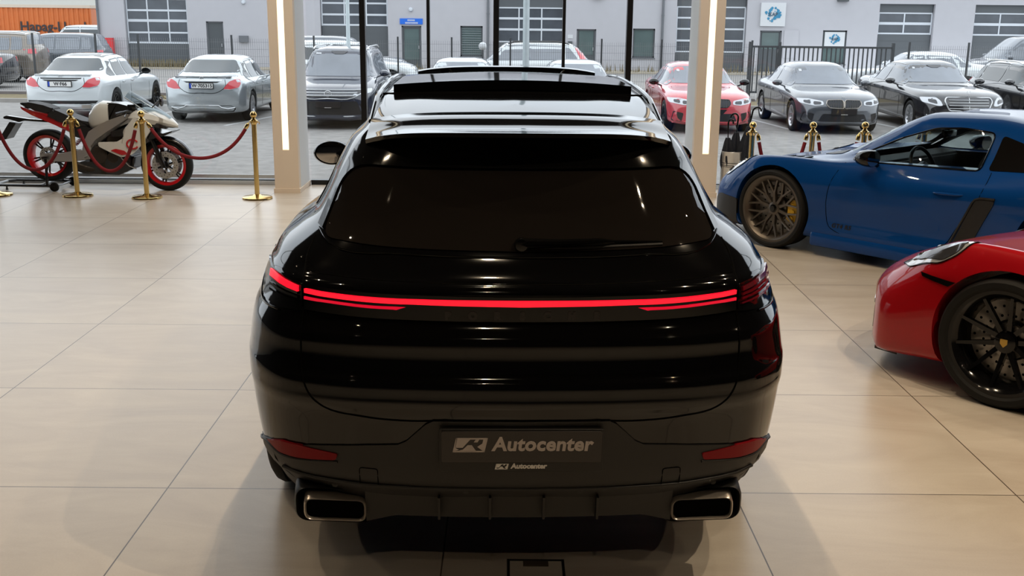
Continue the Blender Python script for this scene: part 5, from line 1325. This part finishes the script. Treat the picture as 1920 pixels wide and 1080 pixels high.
    plate('subframe', [(.10, .76), (.44, .66), (.46, .60), (.30, .66)], .07, .10, 'bike_silver', both=True)
    plate('tail_lamp', [(-.27, .93), (-.22, .94), (-.20, .915), (-.25, .905)], -.06, .06, 'lamp_red_dark', .004, rad=.004)
    # plate carrier
    plate('plate_carrier', [(-.50, .82), (-.46, .835), (-.20, .80), (.02, .79), (.02, .765), (-.26, .78), (-.32, .76), (-.42, .79), (-.50, .80)], -.03, .03, 'bike_black', .004)
    plate('number_plate', [(-.40, .77), (-.33, .75), (-.46, .57), (-.56, .55)], -.09, .09, 'bike_black', .006, rad=.006)
    # handlebar, mirrors folded, levers, exhaust
    for s in (-1, 1):
        b = new(); tube(b, [(1.08, s*.08, .90), (1.02, s*.20, .92), (.96, s*.32, .90)], .014, 10); tube(b, [(.99, s*.26, .91), (.95, s*.34, .895)], .019, 10); tube(b, [(1.03, s*.22, .90), (1.05, s*.34, .87)], .006, 6); obj('handlebar', b, 'bike_black', t)
        b = new(); box(b, 1.00, 1.10, s*.10-.03, s*.10+.03, .93, .99, .012); obj('instrument', b, 'bike_black', t, 30)
    b = new(); tube(b, [(1.30, -.16, .96), (1.40, -.22, 1.04), (1.44, -.24, 1.06)], .008, 8); lathe(b, [(0, -.012), (.05, -.01), (.056, 0), (.05, .012), (0, .016)], 20, 'x', Matrix.Translation((1.45, -.26, 1.04))@Matrix.Scale(.7, 4, (0, 1, 0))); obj('wing_mirror', b, 'bike_black', t)
    b = new(); tube(b, [(.70, -.10, .24), (.50, -.12, .25), (.34, -.13, .30)], [.03, .045, .04], 14); obj('silencer', b, 'engine_dark', t)
    plate('heel_guard', [(.44, .40), (.54, .38), (.56, .50), (.46, .52)], .14, .155, 'bike_silver', both=True)
    b = new()
    for s in (-1, 1): tube(b, [(.50, s*.15, .40), (.50, s*.24, .395)], .012, 8)
    obj('foot_peg', b, 'bike_silver', t)
    # rear shock spring
    t.scale = (.965, .965, .965)
    b = new(); tube(b, [(.30+.14*i/60+.028*math.cos(i*.9), .028*math.sin(i*.9), .50+.14*i/60) for i in range(61)], .006, 6); obj('spring', b, 'bike_red', t)
    return t
motorcycle()
def paddock_stand():
    t = empty('paddock_stand', (-5.20, 12.02, 0), R(-3), 'black tubular paddock stand lifting the motorcycle rear wheel', 'paddock stand')
    for s in (-1, 1):
        y = s*.19; b = new(); tube(b, [(-.50, s*.10, .055), (-.44, y, .055), (-.02, y, .055), (.16, y, .055), (.20, y, .055)], .016, 10); obj('side_tube', b, 'bike_black', t)
        b = new(); tube(b, [(.10, y, .06), (.10, s*.17, .28), (.09, s*.155, .36)], .015, 10); box(b, .055, .12, s*.15-.03, s*.15+.03, .345, .375, .006); obj('hook', b, 'bike_black', t)
        b = new(); lathe(b, [(0, -.022), (.018, -.022), (.02, -.018), (.045, -.016), (.05, -.010), (.05, .010), (.045, .016), (.02, .018), (.018, .022), (0, .022)], 24, 'y', Matrix.Translation((.20, s*.23, .05))); obj('wheel', b, 'tyre', t, 40)
        b = new(); lathe(b, [(0, -.008), (.014, -.008), (.014, .008), (0, .008)], 12, 'z', Matrix.Translation((-.36, y, .012))); tube(b, [(-.36, y, .015), (-.36, y, .05)], .010, 8); obj('foot', b, 'bike_black', t)
    b = new(); tube(b, [(-.50, -.10, .055), (-.50, .10, .055)], .016, 10); tube(b, [(.02, -.19, .055), (.02, .19, .055)], .016, 10); tube(b, [(.20, -.23, .05), (.20, .23, .05)], .010, 10); obj('cross_tube', b, 'bike_black', t)
paddock_stand()
# ------------------------------------------------------------------ cars outside, all lofted from their own profile
def car_stations(s):
    L, W, H = s['L']/2, s['W']/2, s['H']; bel, hood, tr = s['belt'], s['hood'], s['trunk']
    ws0, ws1, rw1, rw0 = s['ws0'], s['ws1'], s['rw1'], s['rw0']
    T = fn([(-L, tr-.36), (-L+.05, tr-.10), (-L+.13, tr-.01)]+([(rw0, tr+.035)] if rw0 > -L+.25 else [])+[(rw1, H-.05), (lerp(rw1, ws1, .35), H-.004), (lerp(rw1, ws1, .6), H), (ws1, H-.055), (ws0, hood), (L-.50, hood-.07), (L-.14, hood-.17), (L-.03, hood-.30), (L, hood-.40)])
    B = fn([(-L, tr-.40), (-L+.13, min(tr-.06, bel-.02)), (-L+.5, bel), (ws0, bel-.06), (L-.6, hood-.15), (L-.12, hood-.27), (L, hood-.44)])
    Wf = fn([(-L, .86*W), (-L+.15, .95*W), (-L+.6, .995*W), (0, W), (L-.8, .99*W), (L-.25, .93*W), (L, .82*W)])
    Bo = fn([(-L, .34), (-L+.12, .24), (-L+.6, .20), (0, .19), (L-.6, .19), (L-.1, .20), (L, .26)])
    ys = sorted(set([-L, -L+.05, -L+.13, -L+.35, -L+.7, max(rw0, -L+.9), rw1, lerp(rw1, ws1, .35), lerp(rw1, ws1, .7), ws1, lerp(ws1, ws0, .5), ws0, lerp(ws0, L, .4), L-.50, L-.14, L-.05, L]))
    out = []; last = -99
    for y in ys:
        if y-last < .03: continue
        last = y
        top, w, bo = T(y), Wf(y), Bo(y); be = min(B(y), top-.015); g = max(0, min(1, (top-be-.07)/.28)); rw = s['roofw']
        P = [(0, bo), (.76*w, bo), (.955*w, bo+.05), (.995*w, lerp(bo, be, .36)), (w, lerp(bo, be, .66)), (.985*w, be-.055), (.935*w, be),
             (lerp(.70*w, lerp(.90*w, rw, .30), g), lerp(lerp(be, top, .72), be+(top-be)*.30, g)), (lerp(.46*w, rw, g), lerp(top-.008, top-.065, g)), (lerp(.30*w, rw*.78, g), lerp(top-.003, top-.018, g)), (0, top)]
        out.append((y, P))
    return out
SD = dict(L=4.70, W=1.82, H=1.44, belt=.93, hood=.94, trunk=1.03, ws0=.92, ws1=.18, rw1=-1.05, rw0=-1.80, roofw=.57, wb=2.84, rt=.33)
SUVD = dict(L=4.5, W=1.85, H=1.66, belt=1.06, hood=1.06, trunk=1.16, ws0=1.02, ws1=.35, rw1=-1.80, rw0=-2.20, roofw=.61, wb=2.70, rt=.35)
WAG = dict(L=4.75, W=1.85, H=1.47, belt=.96, hood=.95, trunk=1.10, ws0=.95, ws1=.22, rw1=-1.75, rw0=-2.22, roofw=.58, wb=2.85, rt=.33)
def road_car(lab, loc, rz, base, paint, style, cat='car', name='saloon_car', rim=('multi', 'rim_silver'), glass='car_glass', roof=None, **kw):
    s = dict(base); s.update(kw); L, W, H = s['L']/2, s['W']/2, s['H']
    car = empty(name, loc, rz, lab, cat)
    me = loft(car_stations(s), 46, 3, (.13, .16), 3); sk = Skin(me)
    body = obj('body', me, paint, car, 40)
    fy, ry, rt = s['wb']/2+.05, -s['wb']/2+.05, s['rt']
    for sd in (-1, 1):
        for y in (fy, ry):
            c = new(); lathe(c, [(0, sd*(W-.30)), (rt+.045, sd*(W-.30)), (rt+.045, sd*(W+.2)), (0, sd*(W+.2))], 28, 'x', Matrix.Translation((0, y, rt+.01))); boolean(body, obj('c', c, None, car, None))
            wheel(car, (sd*(W-.115), y, rt), sd, rt, .215, rt*.70, rim[0], rim[1], detail=False, rot=y)
    smooth(body.data, 40)
    F_, N_ = (0, -1, 0), (0, 1, 0); bel, hood, tr = s['belt'], s['hood'], s['trunk']; ws0, ws1, rw1, rw0 = s['ws0'], s['ws1'], s['rw1'], s['rw0']
    def P(nm, pts, d, m, off=.006, th=.010, cell=.10, r=.03, par=car, **k): return skin_poly(sk, rpoly(pts, r, 3), d, m, nm, par, off, th, cell, dist=9, **k)
    def two(nm, pts, d, m, **k): return [P(nm, [(q*a, b) for a, b in pts], d, m, **k) for q in (-1, 1)]
    # windscreen and rear window in front/rear view
    zw = lerp(hood, H, .06)
    P('windscreen', [(-W*.80, hood+.035), (W*.80, hood+.035), (s['roofw']*.93, H-.085), (-s['roofw']*.93, H-.085)], F_, glass, r=.05)
    zr0 = (tr+.055 if rw0 > -L+.25 else lerp(tr, H, .10))
    P('rear_window', [(-W*.74, zr0), (W*.74, zr0), (s['roofw']*.88, H-.10), (-s['roofw']*.88, H-.10)], N_, glass, r=.06)
    if roof: P('roof_panel', [(-s['roofw']*.9, rw1+.02), (s['roofw']*.9, rw1+.02), (s['roofw']*.9, ws1-.05), (-s['roofw']*.9, ws1-.05)], (0, 0, -1), roof, r=.06, cell=.15)
    for q in (-1, 1):
        d, f = side_q(q); zt = H-.115; z0 = bel+.03
        yb = s.get('qy', rw0+.28 if rw0 > -L+.25 else -L+.42); yr_ = rw1+.12 if rw0 > -L+.25 else rw1+.10
        ymid = s.get('ymid', -.42); ye = s.get('yq', yb+.40)
        ypts = [(ye+.03, z0), (ymid-.03, z0-.01), (ymid-.03, zt+.012), (max(yr_, ye+.03), zt-.015)]
        if s.get('door2', True):
            P('side_window', f(ypts), d, glass, cell=.12)
            P('side_window', f([(ymid+.03, z0-.01), (ws0-.18, z0-.03), (ws0-.30, z0+.06), (ws1+.02, zt), (ymid+.03, zt+.012)]), d, glass, cell=.12)
            if ye-yb > .12: P('side_window', f([(yb, z0+.05), (yb+.05, z0+.01), (ye-.03, z0), (ye-.03, zt-.04), (max(yr_-.05, yb+.03), zt-.06)]), d, glass, cell=.12)
        if s.get('trim'): skin_line(sk, f([(yb-.05, z0+.02), (yb+.02, z0-.03), (ymid, z0-.04), (ws0-.15, z0-.06)]), d, .012, s['trim'], 'window_trim', car, off=.002, sub=3, dist=9); skin_line(sk, f([(yb-.04, z0+.06), (yr_-.10, zt-.02), (ymid, zt+.035), (ws1-.10, zt+.02)]), d, .010, s['trim'], 'window_trim', car, off=.002, sub=3, dist=9)
        for y0 in (ye-.02, ymid, ws0-.02): skin_line(sk, f([(y0, z0-.03), (y0+.01, .6), (y0-.02, .30)]), d, .004, 'seam', 'door_seam', car, dist=9, sub=3)
        for y0 in (ymid+.12, ye+.22):
            h, n = sk.hit(Vector((q*5, y0, bel-.12)), Vector((-q, 0, 0))); b = new(); bar(b, h+n*.015+Vector((0, -.08, 0)), h+n*.015+Vector((0, .08, 0)), .02, .025, .006); obj('door_handle', b, s.get('handle', paint), car, 30)
        # mirror
        b = new(); mx_ = W*.985; my = ws0-.42; mz = bel+.06
        lathe(b, [(0, .09), (.03, .085), (.06, .06), (.075, .01), (.075, -.04), (0, -.045)], 18, 'y'); bmesh.ops.scale(b, vec=(1.45, 1, .95), verts=b.verts); bmesh.ops.translate(b, vec=(q*(mx_+.10), my, mz), verts=b.verts); tube(b, [(q*(mx_+.05), my, mz-.04), (q*(mx_-.08), my, mz-.09)], .02, 6)
        obj('side_mirror', b, s.get('mirror', paint), car, 40)
        P('side_sill', f([(fy-rt-.12, .20), (ry+rt+.12, .20), (ry+rt+.12, .27), (fy-rt-.12, .27)]), d, 'plastic_black', r=.01, cell=.3)
        if s.get('rails'): 
            b = new(); tube(b, [(q*s['roofw']*1.0, lerp(rw1+.05, ws1-.05, i/10), H-.06+.055*min(1, math.sin(math.pi*i/10)*2.5)) for i in range(11)], .018, 8); obj('roof_rail', b, s['rails'], car)
    def plate(front, txt=None, z=None, blue=True):
        y = 5 if front else -5; d = Vector((0, -1, 0)) if front else Vector((0, 1, 0))
        h, n = sk.hit(Vector((0, y, z)), d); sg = 1 if front else -1
        pl = empty('number_plate', (0, h.y+sg*.014, z), 0 if not front else math.pi); pl.parent = car
        b = new(); box(b, -.27, .27, -.012, .01, -.065, .065, .003); obj('plate_frame', b, 'plastic_black', pl, 30)
        b = new(); box(b, -.255, .255, -.016, -.010, -.052, .052); obj('plate', b, 'plate_white' if txt else 'plate_dark', pl, None)
        if txt:
            b = new(); box(b, -.255, -.215, -.018, -.012, -.052, .052); obj('plate_band', b, 'plate_blue', pl, None)
            text('lettering', txt, .105, (.02, -.018, 0), (R(90), 0, 0), 'plate_ink', pl, bold=.003, depth=.001)
        else:
            b = new(); box(b, -.07, .07, -.018, -.012, -.062, -.054); obj('lettering', b, 'strip_letter', pl, None)
    # faces
    def badge(front, z, r=.05, m='chrome_day', star=False):
        y = 5 if front else -5; d = Vector((0, -1, 0)) if front else Vector((0, 1, 0)); h, n = sk.hit(Vector((0, y, z)), d); sg = 1 if front else -1
        b = new(); mt = Matrix.Translation(h+Vector((0, sg*.012, 0)))
        tube(b, [(r*math.cos(a), 0, r*math.sin(a)) for a in [2*math.pi*i/24 for i in range(24)]], r*.12, 6, closed=True)
        if star:
            for a in (90, 210, 330): bar(b, (0, 0, 0), (r*math.cos(R(a)), 0, r*math.sin(R(a))), r*.2, r*.12, up=(0, 1, 0))
        else:
            for a0, a1 in (((-.62, .72), (-.22, -.7)), ((-.22, -.7), (0, .1)), ((0, .1), (.22, -.7)), ((.22, -.7), (.62, .72))) if s.get('letters') else (): bar(b, (a0[0]*r, 0, a0[1]*r), (a1[0]*r, 0, a1[1]*r), r*.16, r*.12, up=(0, 1, 0))
        xf(b, b.verts, mt); obj('badge', b, m, car, 40)
    style(s, P, two, plate, badge, sk, car, L, W, H, F_, N_)
    return car
def rear_merc(txt, amg):
    def st(s, P, two, plate, badge, sk, car, L, W, H, F_, N_):
        tr = s['trunk']
        for l in two('tail_lamp', [(.47, tr-.275), (.62, tr-.285), (W*.86, tr-.245), (W*.905, tr-.16), (W*.86, tr-.07), (.70, tr-.07), (.58, tr-.12)], N_, 'lamp_red_lens', cell=.06, r=.03): pass
        two('lamp_edge', [(.49, tr-.29), (.62, tr-.297), (W*.85, tr-.260), (W*.85, tr-.245), (.62, tr-.282), (.49, tr-.275)], N_, 'lamp_clear', cell=.06, r=.004, off=.010)
        skin_line(sk, [(-.50, tr-.075), (-.52, tr-.20), (-.38, tr-.33), (0, tr-.36), (.38, tr-.33), (.52, tr-.20), (.50, tr-.075)], N_, .006, 'seam', 'boot_seam', car, sub=5, dist=9)
        P('boot_trim', [(-.46, tr-.075), (.46, tr-.075), (.44, tr-.10), (-.44, tr-.10)], N_, 'chrome_day' if not amg else 'gloss_black', r=.006, cell=.08)
        P('boot_recess', [(-.40, tr-.115), (.40, tr-.115), (.34, tr-.14), (-.34, tr-.14)], N_, 'plastic_black', r=.006, cell=.08)
        b = new(); rows_ = []
        for i in range(17):
            x = -.62+1.24*i/16; y = -L+.075+.10*(abs(x)/.62)**2.5; rows_.append([Vector((x, y, tr-.008)), Vector((x, y+.12, tr-.004)), Vector((x, y+.12, tr-.05)), Vector((x, y+.02, tr-.035))])
        V = grid_mesh(b, rows_, True); b.faces.new(V[0][::-1]); b.faces.new(V[-1]); obj('boot_lip', b, s['paint_'], car, 30)
        plate(False, txt, tr-.205); badge(False, tr-.045, .040, 'chrome_day', True)
        P('bumper_insert', [(-.62, .40), (.62, .40), (.72, .34), (.66, .26), (-.66, .26), (-.72, .34)], N_, 'plastic_black', r=.03)
        if not amg:
            skin_line(sk, [(-.70, .36), (-.55, .335), (-.42, .355), (-.36, .40), (.36, .40), (.42, .355), (.55, .335), (.70, .36)], N_, .012, 'chrome_day', 'bumper_trim', car, off=.012, dist=9)
        else:
            for q in (-1, 1):
                P('tail_pipe', [(q*.44, .30), (q*.62, .30), (q*.64, .37), (q*.44, .37)], N_, 'chrome_dark', off=.02, th=.03, r=.02, cell=.05)
            P('bumper_skirt', [(-W*.86, .46), (W*.86, .46), (W*.80, .40), (-W*.80, .40)], N_, 'plastic_black', r=.01, off=.008)
        for a, b_ in ((-.52, -.34), (.34, .52)):
            P('lettering', [(a, tr-.052), (b_, tr-.052), (b_, tr-.040), (a, tr-.040)], N_, 'chrome_day', r=0, off=.010, th=.004)
        two('headlamp', [(.50, .62), (.82, .64), (.84, .74), (.56, .72)], F_, 'lamp_clear'); P('grille', [(-.42, .50), (.42, .50), (.46, .70), (-.46, .70)], F_, 'plastic_black')
    return st
def front_vw(s, P, two, plate, badge, sk, car, L, W, H, F_, N_):
    z = .80
    P('grille', [(-.66, z+.03), (.66, z+.03), (.50, z-.12), (-.50, z-.12)], F_, 'gloss_black', r=.02)
    for k in range(3):
        zz = z+.025-.055*k; w_ = .66-.06*k
        skin_line(sk, [(-w_+w_*2*i/10, zz) for i in range(11)], F_, .018, 'chrome_day', 'grille_bar', car, off=.012, dist=9)
    skin_line(sk, [(-.70, z-.03), (-.52, z-.13), (0, z-.145), (.52, z-.13), (.70, z-.03)], F_, .012, 'chrome_day', 'grille_trim', car, off=.012, sub=4, dist=9)
    two('headlamp', [(.50, z-.075), (.58, z-.085), (W*.93, z-.03), (W*.94, z+.05), (.66, z+.04)], F_, 'lamp_clear', cell=.06)
    two('lamp_core', [(.58, z-.055), (.70, z-.045), (.70, z+.015), (.58, z+.01)], F_, 'lamp_inner', cell=.06, off=.012)
    P('badge_back', [(.07*math.cos(a), z-.05+.07*math.sin(a)) for a in [2*math.pi*i/16 for i in range(16)]], F_, 'lamp_inner', off=.02, r=0, cell=.05); badge(True, z-.05, .072, 'chrome_day')
    P('air_intake', [(-.60, z-.20), (.60, z-.20), (.70, z-.48), (-.70, z-.48)], F_, 'plastic_black', r=.04)
    two('fog_intake', [(.66, z-.24), (.80, z-.26), (.82, z-.40), (.70, z-.42)], F_, 'gloss_black')
    skin_line(sk, [(-.74, z-.50), (-.4, z-.515), (.4, z-.515), (.74, z-.50)], F_, .012, 'chrome_day', 'bumper_trim', car, off=.010, dist=9)
    plate(True, None, z-.27)
    P('sticker', [(-.52, H-.17), (-.40, H-.17), (-.40, H-.14), (-.52, H-.14)], F_, 'sign_white', r=.004, off=.010)
    P('sensor_housing', [(-.20, H-.10), (.20, H-.10), (.10, H-.17), (-.10, H-.17)], F_, 'lamp_inner', off=.010)
    two('tail_lamp', [(.5, .95), (.85, .95), (.85, 1.08), (.55, 1.08)], N_, 'lamp_red_lens')
def front_bmw(wide):
    def st(s, P, two, plate, badge, sk, car, L, W, H, F_, N_):
        z = .66
        two('grille', [(.012, z-.10), (.30, z-.09), (.37, z-.02), (.34, z+.055), (.05, z+.065), (.012, z+.03)], F_, 'gloss_black', cell=.05, r=.03, off=.012)
        for q in (-1, 1): skin_line(sk, [(q*a, b) for a, b in rpoly([(.010, z-.105), (.30, z-.095), (.375, z-.02), (.345, z+.06), (.05, z+.07), (.010, z+.035)], .03, 3)], F_, .008, 'chrome_dark' if not wide else 'gloss_black', 'grille_surround', car, True, .012, dist=9)
        for q in (-1, 1):
            for k in range(6): a = .05+.05*k; skin_line(sk, [(q*a, z-.085), (q*a, z+.05)], F_, .004, 'plastic_black', 'grille_bar', car, off=.016, dist=9)
        for h in two('headlamp', [(.42, z-.035), (.60, z-.055), (W*.93, z-.01), (W*.965, z+.075), (.70, z+.085), (.43, z+.04)], F_, 'lamp_clear', cell=.05): pass
        two('lamp_core', [(.47, z-.025), (.62, z-.035), (.62, z+.035), (.47, z+.025)], F_, 'lamp_inner', cell=.05, off=.012); two('lamp_core', [(.67, z-.02), (.79, z-.0), (.79, z+.05), (.67, z+.045)], F_, 'lamp_inner', cell=.05, off=.012)
        badge(True, z+.115, .032, 'chrome_day')
        P('air_intake', [(-.44, z-.22), (.44, z-.22), (.52, z-.38), (-.52, z-.38)], F_, 'plastic_black', r=.03)
        two('side_intake', [(.60, z-.22), (.80, z-.18), (.83, z-.38), (.64, z-.40)], F_, 'plastic_black', r=.03)
        if wide: P('kink', [(-.30, z-.13), (.30, z-.13), (.20, z-.24), (-.20, z-.24)], F_, 'gloss_black', off=.01, r=.03)
        skin_line(sk, [(-.80, z-.42), (-.55, z-.40), (.55, z-.40), (.80, z-.42)], F_, .014, s['paint_'], 'splitter', car, off=.01, dist=9)
        if not wide: plate(True, None, z-.17)
        P('vignette', [(-.50, H-.20), (-.44, H-.20), (-.44, H-.15), (-.50, H-.15)], F_, 'sign_white', r=.01, off=.010)
        two('tail_lamp', [(.45, .78), (.84, .80), (.84, .90), (.45, .88)], N_, 'lamp_red_lens')
    return st
def front_merc(s, P, two, plate, badge, sk, car, L, W, H, F_, N_):
    z = .68
    P('grille', [(-.40, z-.16), (.40, z-.16), (.50, z+.02), (.46, z+.085), (-.46, z+.085), (-.50, z+.02)], F_, 'lamp_inner', r=.03)
    skin_line(sk, rpoly([(-.41, z-.17), (.41, z-.17), (.51, z+.02), (.47, z+.095), (-.47, z+.095), (-.51, z+.02)], .04, 4), F_, .016, 'chrome_day', 'grille_surround', car, True, .012, dist=9)
    for k in range(4): zz = z-.12+.055*k; skin_line(sk, [(-.42+.84*i/8, zz) for i in range(9)], F_, .009, 'chrome_day', 'grille_bar', car, off=.016, dist=9)
    skin_line(sk, [(0, z-.16), (0, z+.09)], F_, .007, 'chrome_day', 'grille_bar', car, off=.02, dist=9)
    h, n = sk.hit(Vector((0, L-.14, 3)), Vector((0, 0, -1))); b = new(); tube(b, [(h.x, h.y, h.z), (h.x, h.y, h.z+.06)], .005, 6); tube(b, [(.035*math.cos(a), h.y, h.z+.09+.035*math.sin(a)) for a in [2*math.pi*i/20 for i in range(20)]], .004, 6, closed=True); obj('star', b, 'chrome_day', car)
    two('headlamp', [(.54, z-.07), (.62, z-.08), (W*.93, z-.01), (W*.95, z+.09), (.66, z+.10), (.58, z+.03)], F_, 'lamp_clear', cell=.05)
    two('lamp_core', [(.64, z-.04), (.80, z+.0), (.80, z+.06), (.66, z+.05)], F_, 'lamp_inner', cell=.05, off=.012)
    P('air_intake', [(-.40, z-.26), (.40, z-.26), (.46, z-.36), (-.46, z-.36)], F_, 'plastic_black')
    two('side_intake', [(.54, z-.24), (.82, z-.20), (.82, z-.34), (.56, z-.36)], F_, 'plastic_black')
    for q in (-1, 1):
        for k in range(2): skin_line(sk, [(q*.52, z-.30-.05*k), (q*.82, z-.27-.05*k)], F_, .008, 'chrome_day', 'bumper_trim', car, off=.012, dist=9)
    P('sensor_housing', [(-.18, H-.10), (.18, H-.10), (.08, H-.16), (-.08, H-.16)], F_, 'lamp_inner', off=.010); P('vignette', [(-.50, H-.19), (-.45, H-.19), (-.45, H-.15), (-.50, H-.15)], F_, 'sign_white', r=.004, off=.010)
    two('tail_lamp', [(.5, .80), (.86, .80), (.86, .93), (.5, .92)], N_, 'lamp_red_lens')
def plain(tall=False, red=True):
    def st(s, P, two, plate, badge, sk, car, L, W, H, F_, N_):
        tr = s['trunk']
        if tall: 
            for q in (-1, 1):
                d, f = side_q(q); P('tail_lamp', f([(-L+.14, tr-.10), (-L+.30, tr-.12), (-L+.50, H-.17), (-L+.36, H-.15)]), d, 'lamp_red_lens', r=.02, cell=.05, off=.012)
        else:
            for q in (-1, 1):
                d, f = side_q(q); P('tail_lamp', f([(-L+.06, tr-.26), (-L+.24, tr-.24), (-L+.24, tr-.10), (-L+.10, tr-.09)]), d, 'lamp_red_lens', r=.03, cell=.05, off=.010)
            two('tail_lamp', [(.54, tr-.25), (.80, tr-.24), (.79, tr-.10), (.6, tr-.11)], N_, 'lamp_red_lens', cell=.08)
        two('headlamp', [(.48, s['hood']-.28), (.83, s['hood']-.26), (.83, s['hood']-.14), (.55, s['hood']-.16)], F_, 'lamp_clear')
        P('grille', [(-.42, s['hood']-.30), (.42, s['hood']-.30), (.46, s['hood']-.17), (-.46, s['hood']-.17)], F_, 'plastic_black'); P('air_intake', [(-.5, .30), (.5, .30), (.56, .44), (-.56, .44)], F_, 'plastic_black')
        P('bumper_insert', [(-.6, .26), (.6, .26), (.66, .38), (-.66, .38)], N_, 'plastic_black')
        if s.get('cladding'):
            for q in (-1, 1):
                d, f = side_q(q)
                for yy in (s['wb']/2+.05, -s['wb']/2+.05): skin_line(sk, f([(yy+(s['rt']+.075)*math.cos(a), s['rt']+.01+(s['rt']+.075)*math.sin(a)) for a in [R(-8+196*i/20) for i in range(21)]]), d, .03, 'plastic_black', 'wheel_arch_trim', car, dist=9)
    return st
mat('paint_white', (.62, .66, .68), .22, coat=1, spec=.4); mat('paint_silver', (.42, .46, .48), .26, .55, coat=1, spec=.4); mat('paint_navy', (.018, .023, .042), .22, coat=1)
mat('paint_coral', (.52, .05, .065), .25, coat=1); mat('paint_graphite', (.11, .118, .13), .25, .5, coat=1); mat('paint_jet', (.016, .016, .019), .15, coat=1)
mat('paint_beige', (.21, .18, .15), .25, .5, coat=1); mat('paint_slate', (.09, .105, .125), .3, .3, coat=1); mat('lamp_red_lens', (.60, .065, .08), .12, coat=.6)
for kk, vv in (('car_glass', None),): pass
PI = math.pi; G = OG
C_ = 'cars parked in the front row outside'
def C(lab, x, y, face, base, paint, style, z=G, name='saloon_car', **k):
    """face 0: nose away from the showroom, pi: nose towards it; y is the near end"""
    L = k.get('L', base['L'])
    if face in (0, PI): loc = (x, y+L/2, z)
    else: loc = (x, y, z)
    return road_car(lab, loc, face, base, paint, style, name=name, paint_=paint, **k)
C('white saloon with dark roof panel showing its tail behind the motorcycle', -9.95, 24.15, 0, SD, 'paint_white', rear_merc('W·F66', True), roof='gloss_black', rim=('multi', 'rim_black'), mirror='gloss_black')
C('silver saloon showing its tail just left of the left lit column', -6.78, 24.0, 0, SD, 'paint_silver', rear_merc('W·705315', False), trim='chrome_day')
C('dark navy SUV with chrome grille facing the glass beside the left column', -3.82, 22.9, PI, SUVD, 'paint_navy', front_vw, name='suv_car', letters=1, rails='chrome_day', trim='chrome_day', H=1.68, belt=1.05, hood=1.02, glass='car_glass_light')
C('silver car behind the glass, only its roof above the open sunroof, left one', -1.12, 23.3, PI, SD, 'paint_silver', plain(), H=1.42, glass='car_glass_light')
C('pale silver car whose roof shows just right of the raised sunroof', 1.55, 23.3, PI, SD, 'paint_silver', plain(), H=1.40, glass='car_glass_light', trim='chrome_day')
C('coral red coupe half hidden by the right lit column', 4.27, 22.7, PI, SD, 'paint_coral', front_bmw(True), W=1.87, H=1.41, mirror='gloss_black', rim=('fork', 'rim_black'), name='coupe_car', glass='car_glass_light')
C('graphite grey saloon facing the glass between red coupe and black limousine', 7.08, 22.9, PI, SD, 'paint_graphite', front_bmw(False), W=1.83, H=1.43, rim=('fork', 'rim_silver'), glass='car_glass_light')
C('black limousine with broad chrome grille beyond the blue coupe', 9.85, 23.2, PI, SD, 'paint_jet', front_merc, L=5.1, W=1.90, H=1.48, wb=3.05, trim='chrome_day', hood=.98, belt=.97, trunk=1.06, glass='car_glass_light')
C('black estate car with chrome window line at the right photo edge', 12.55, 23.3, PI, WAG, 'paint_jet', plain(), name='estate_car', trim='chrome_day', rails='chrome_day')
YG = lambda y: lerp(-.36, -.55, (y-31.6)/18)
C('black car tail at the left photo edge behind the fence', -17.75, 34.0, PI/2, SD, 'paint_jet', plain(), z=YG(34))
C('beige compact SUV seen from the side behind the left fence', -18.0, 37.6, PI/2, SUVD, 'paint_beige', plain(), z=YG(37.6), name='suv_car', L=4.22, W=1.79, H=1.68, wb=2.58, rails='alu', rim=('six', 'rim_silver'), cladding=1, glass='car_glass_light', trunk=1.22)
C('dark estate car between the beige SUV and the white van', -17.45, 42.0, PI/2, WAG, 'paint_slate', plain(), z=YG(42), name='estate_car', H=1.62, L=4.4, wb=2.65, belt=1.0, glass='car_glass_light')
C('white panel van with high roof before the orange container', -21.9, 56.0, PI/2, SUVD, 'paint_white', plain(), z=-.55, name='panel_van', H=1.84, belt=1.14, hood=1.13, trunk=1.25, roofw=.70, L=4.6, wb=2.8, rw1=-2.05, rw0=-2.2, rim=('six', 'rim_silver'))
C('dark grey SUV seen from the side beyond the navy SUV roof', -5.55, 36.0, -PI/2, SUVD, 'paint_slate', plain(), z=YG(36), name='suv_car', glass='car_glass_light', cladding=1)
C('white compact car with nose to the right behind the navy SUV', -4.85, 33.2, -PI/2, SUVD, 'paint_white', plain(), z=YG(33), name='hatchback_car', L=4.2, wb=2.55, H=1.55, hood=1.0, belt=.98, mirror='gloss_black')
C('white estate car with tall red tail lamps behind the middle mullions', .12, 34.2, PI/2, WAG, 'paint_white', plain(True), z=YG(34), name='estate_car', H=1.56, rails='gloss_black', glass='car_glass_light', belt=1.0, trunk=1.12)
C('white saloon with arched windows behind the black limousine', 12.35, 33.6, PI/2, SD, 'paint_white', plain(), z=YG(33.6), H=1.40, ymid=-.15, glass='car_glass_light')
C('slate grey people carrier rising behind the white saloon', 17.7, 37.5, PI/2, SUVD, 'paint_slate', plain(), z=YG(37.5), name='people_carrier', L=4.9, wb=3.0, H=1.88, belt=1.12, hood=1.10, ws0=1.45, ws1=.45, roofw=.66, glass='car_glass_light')
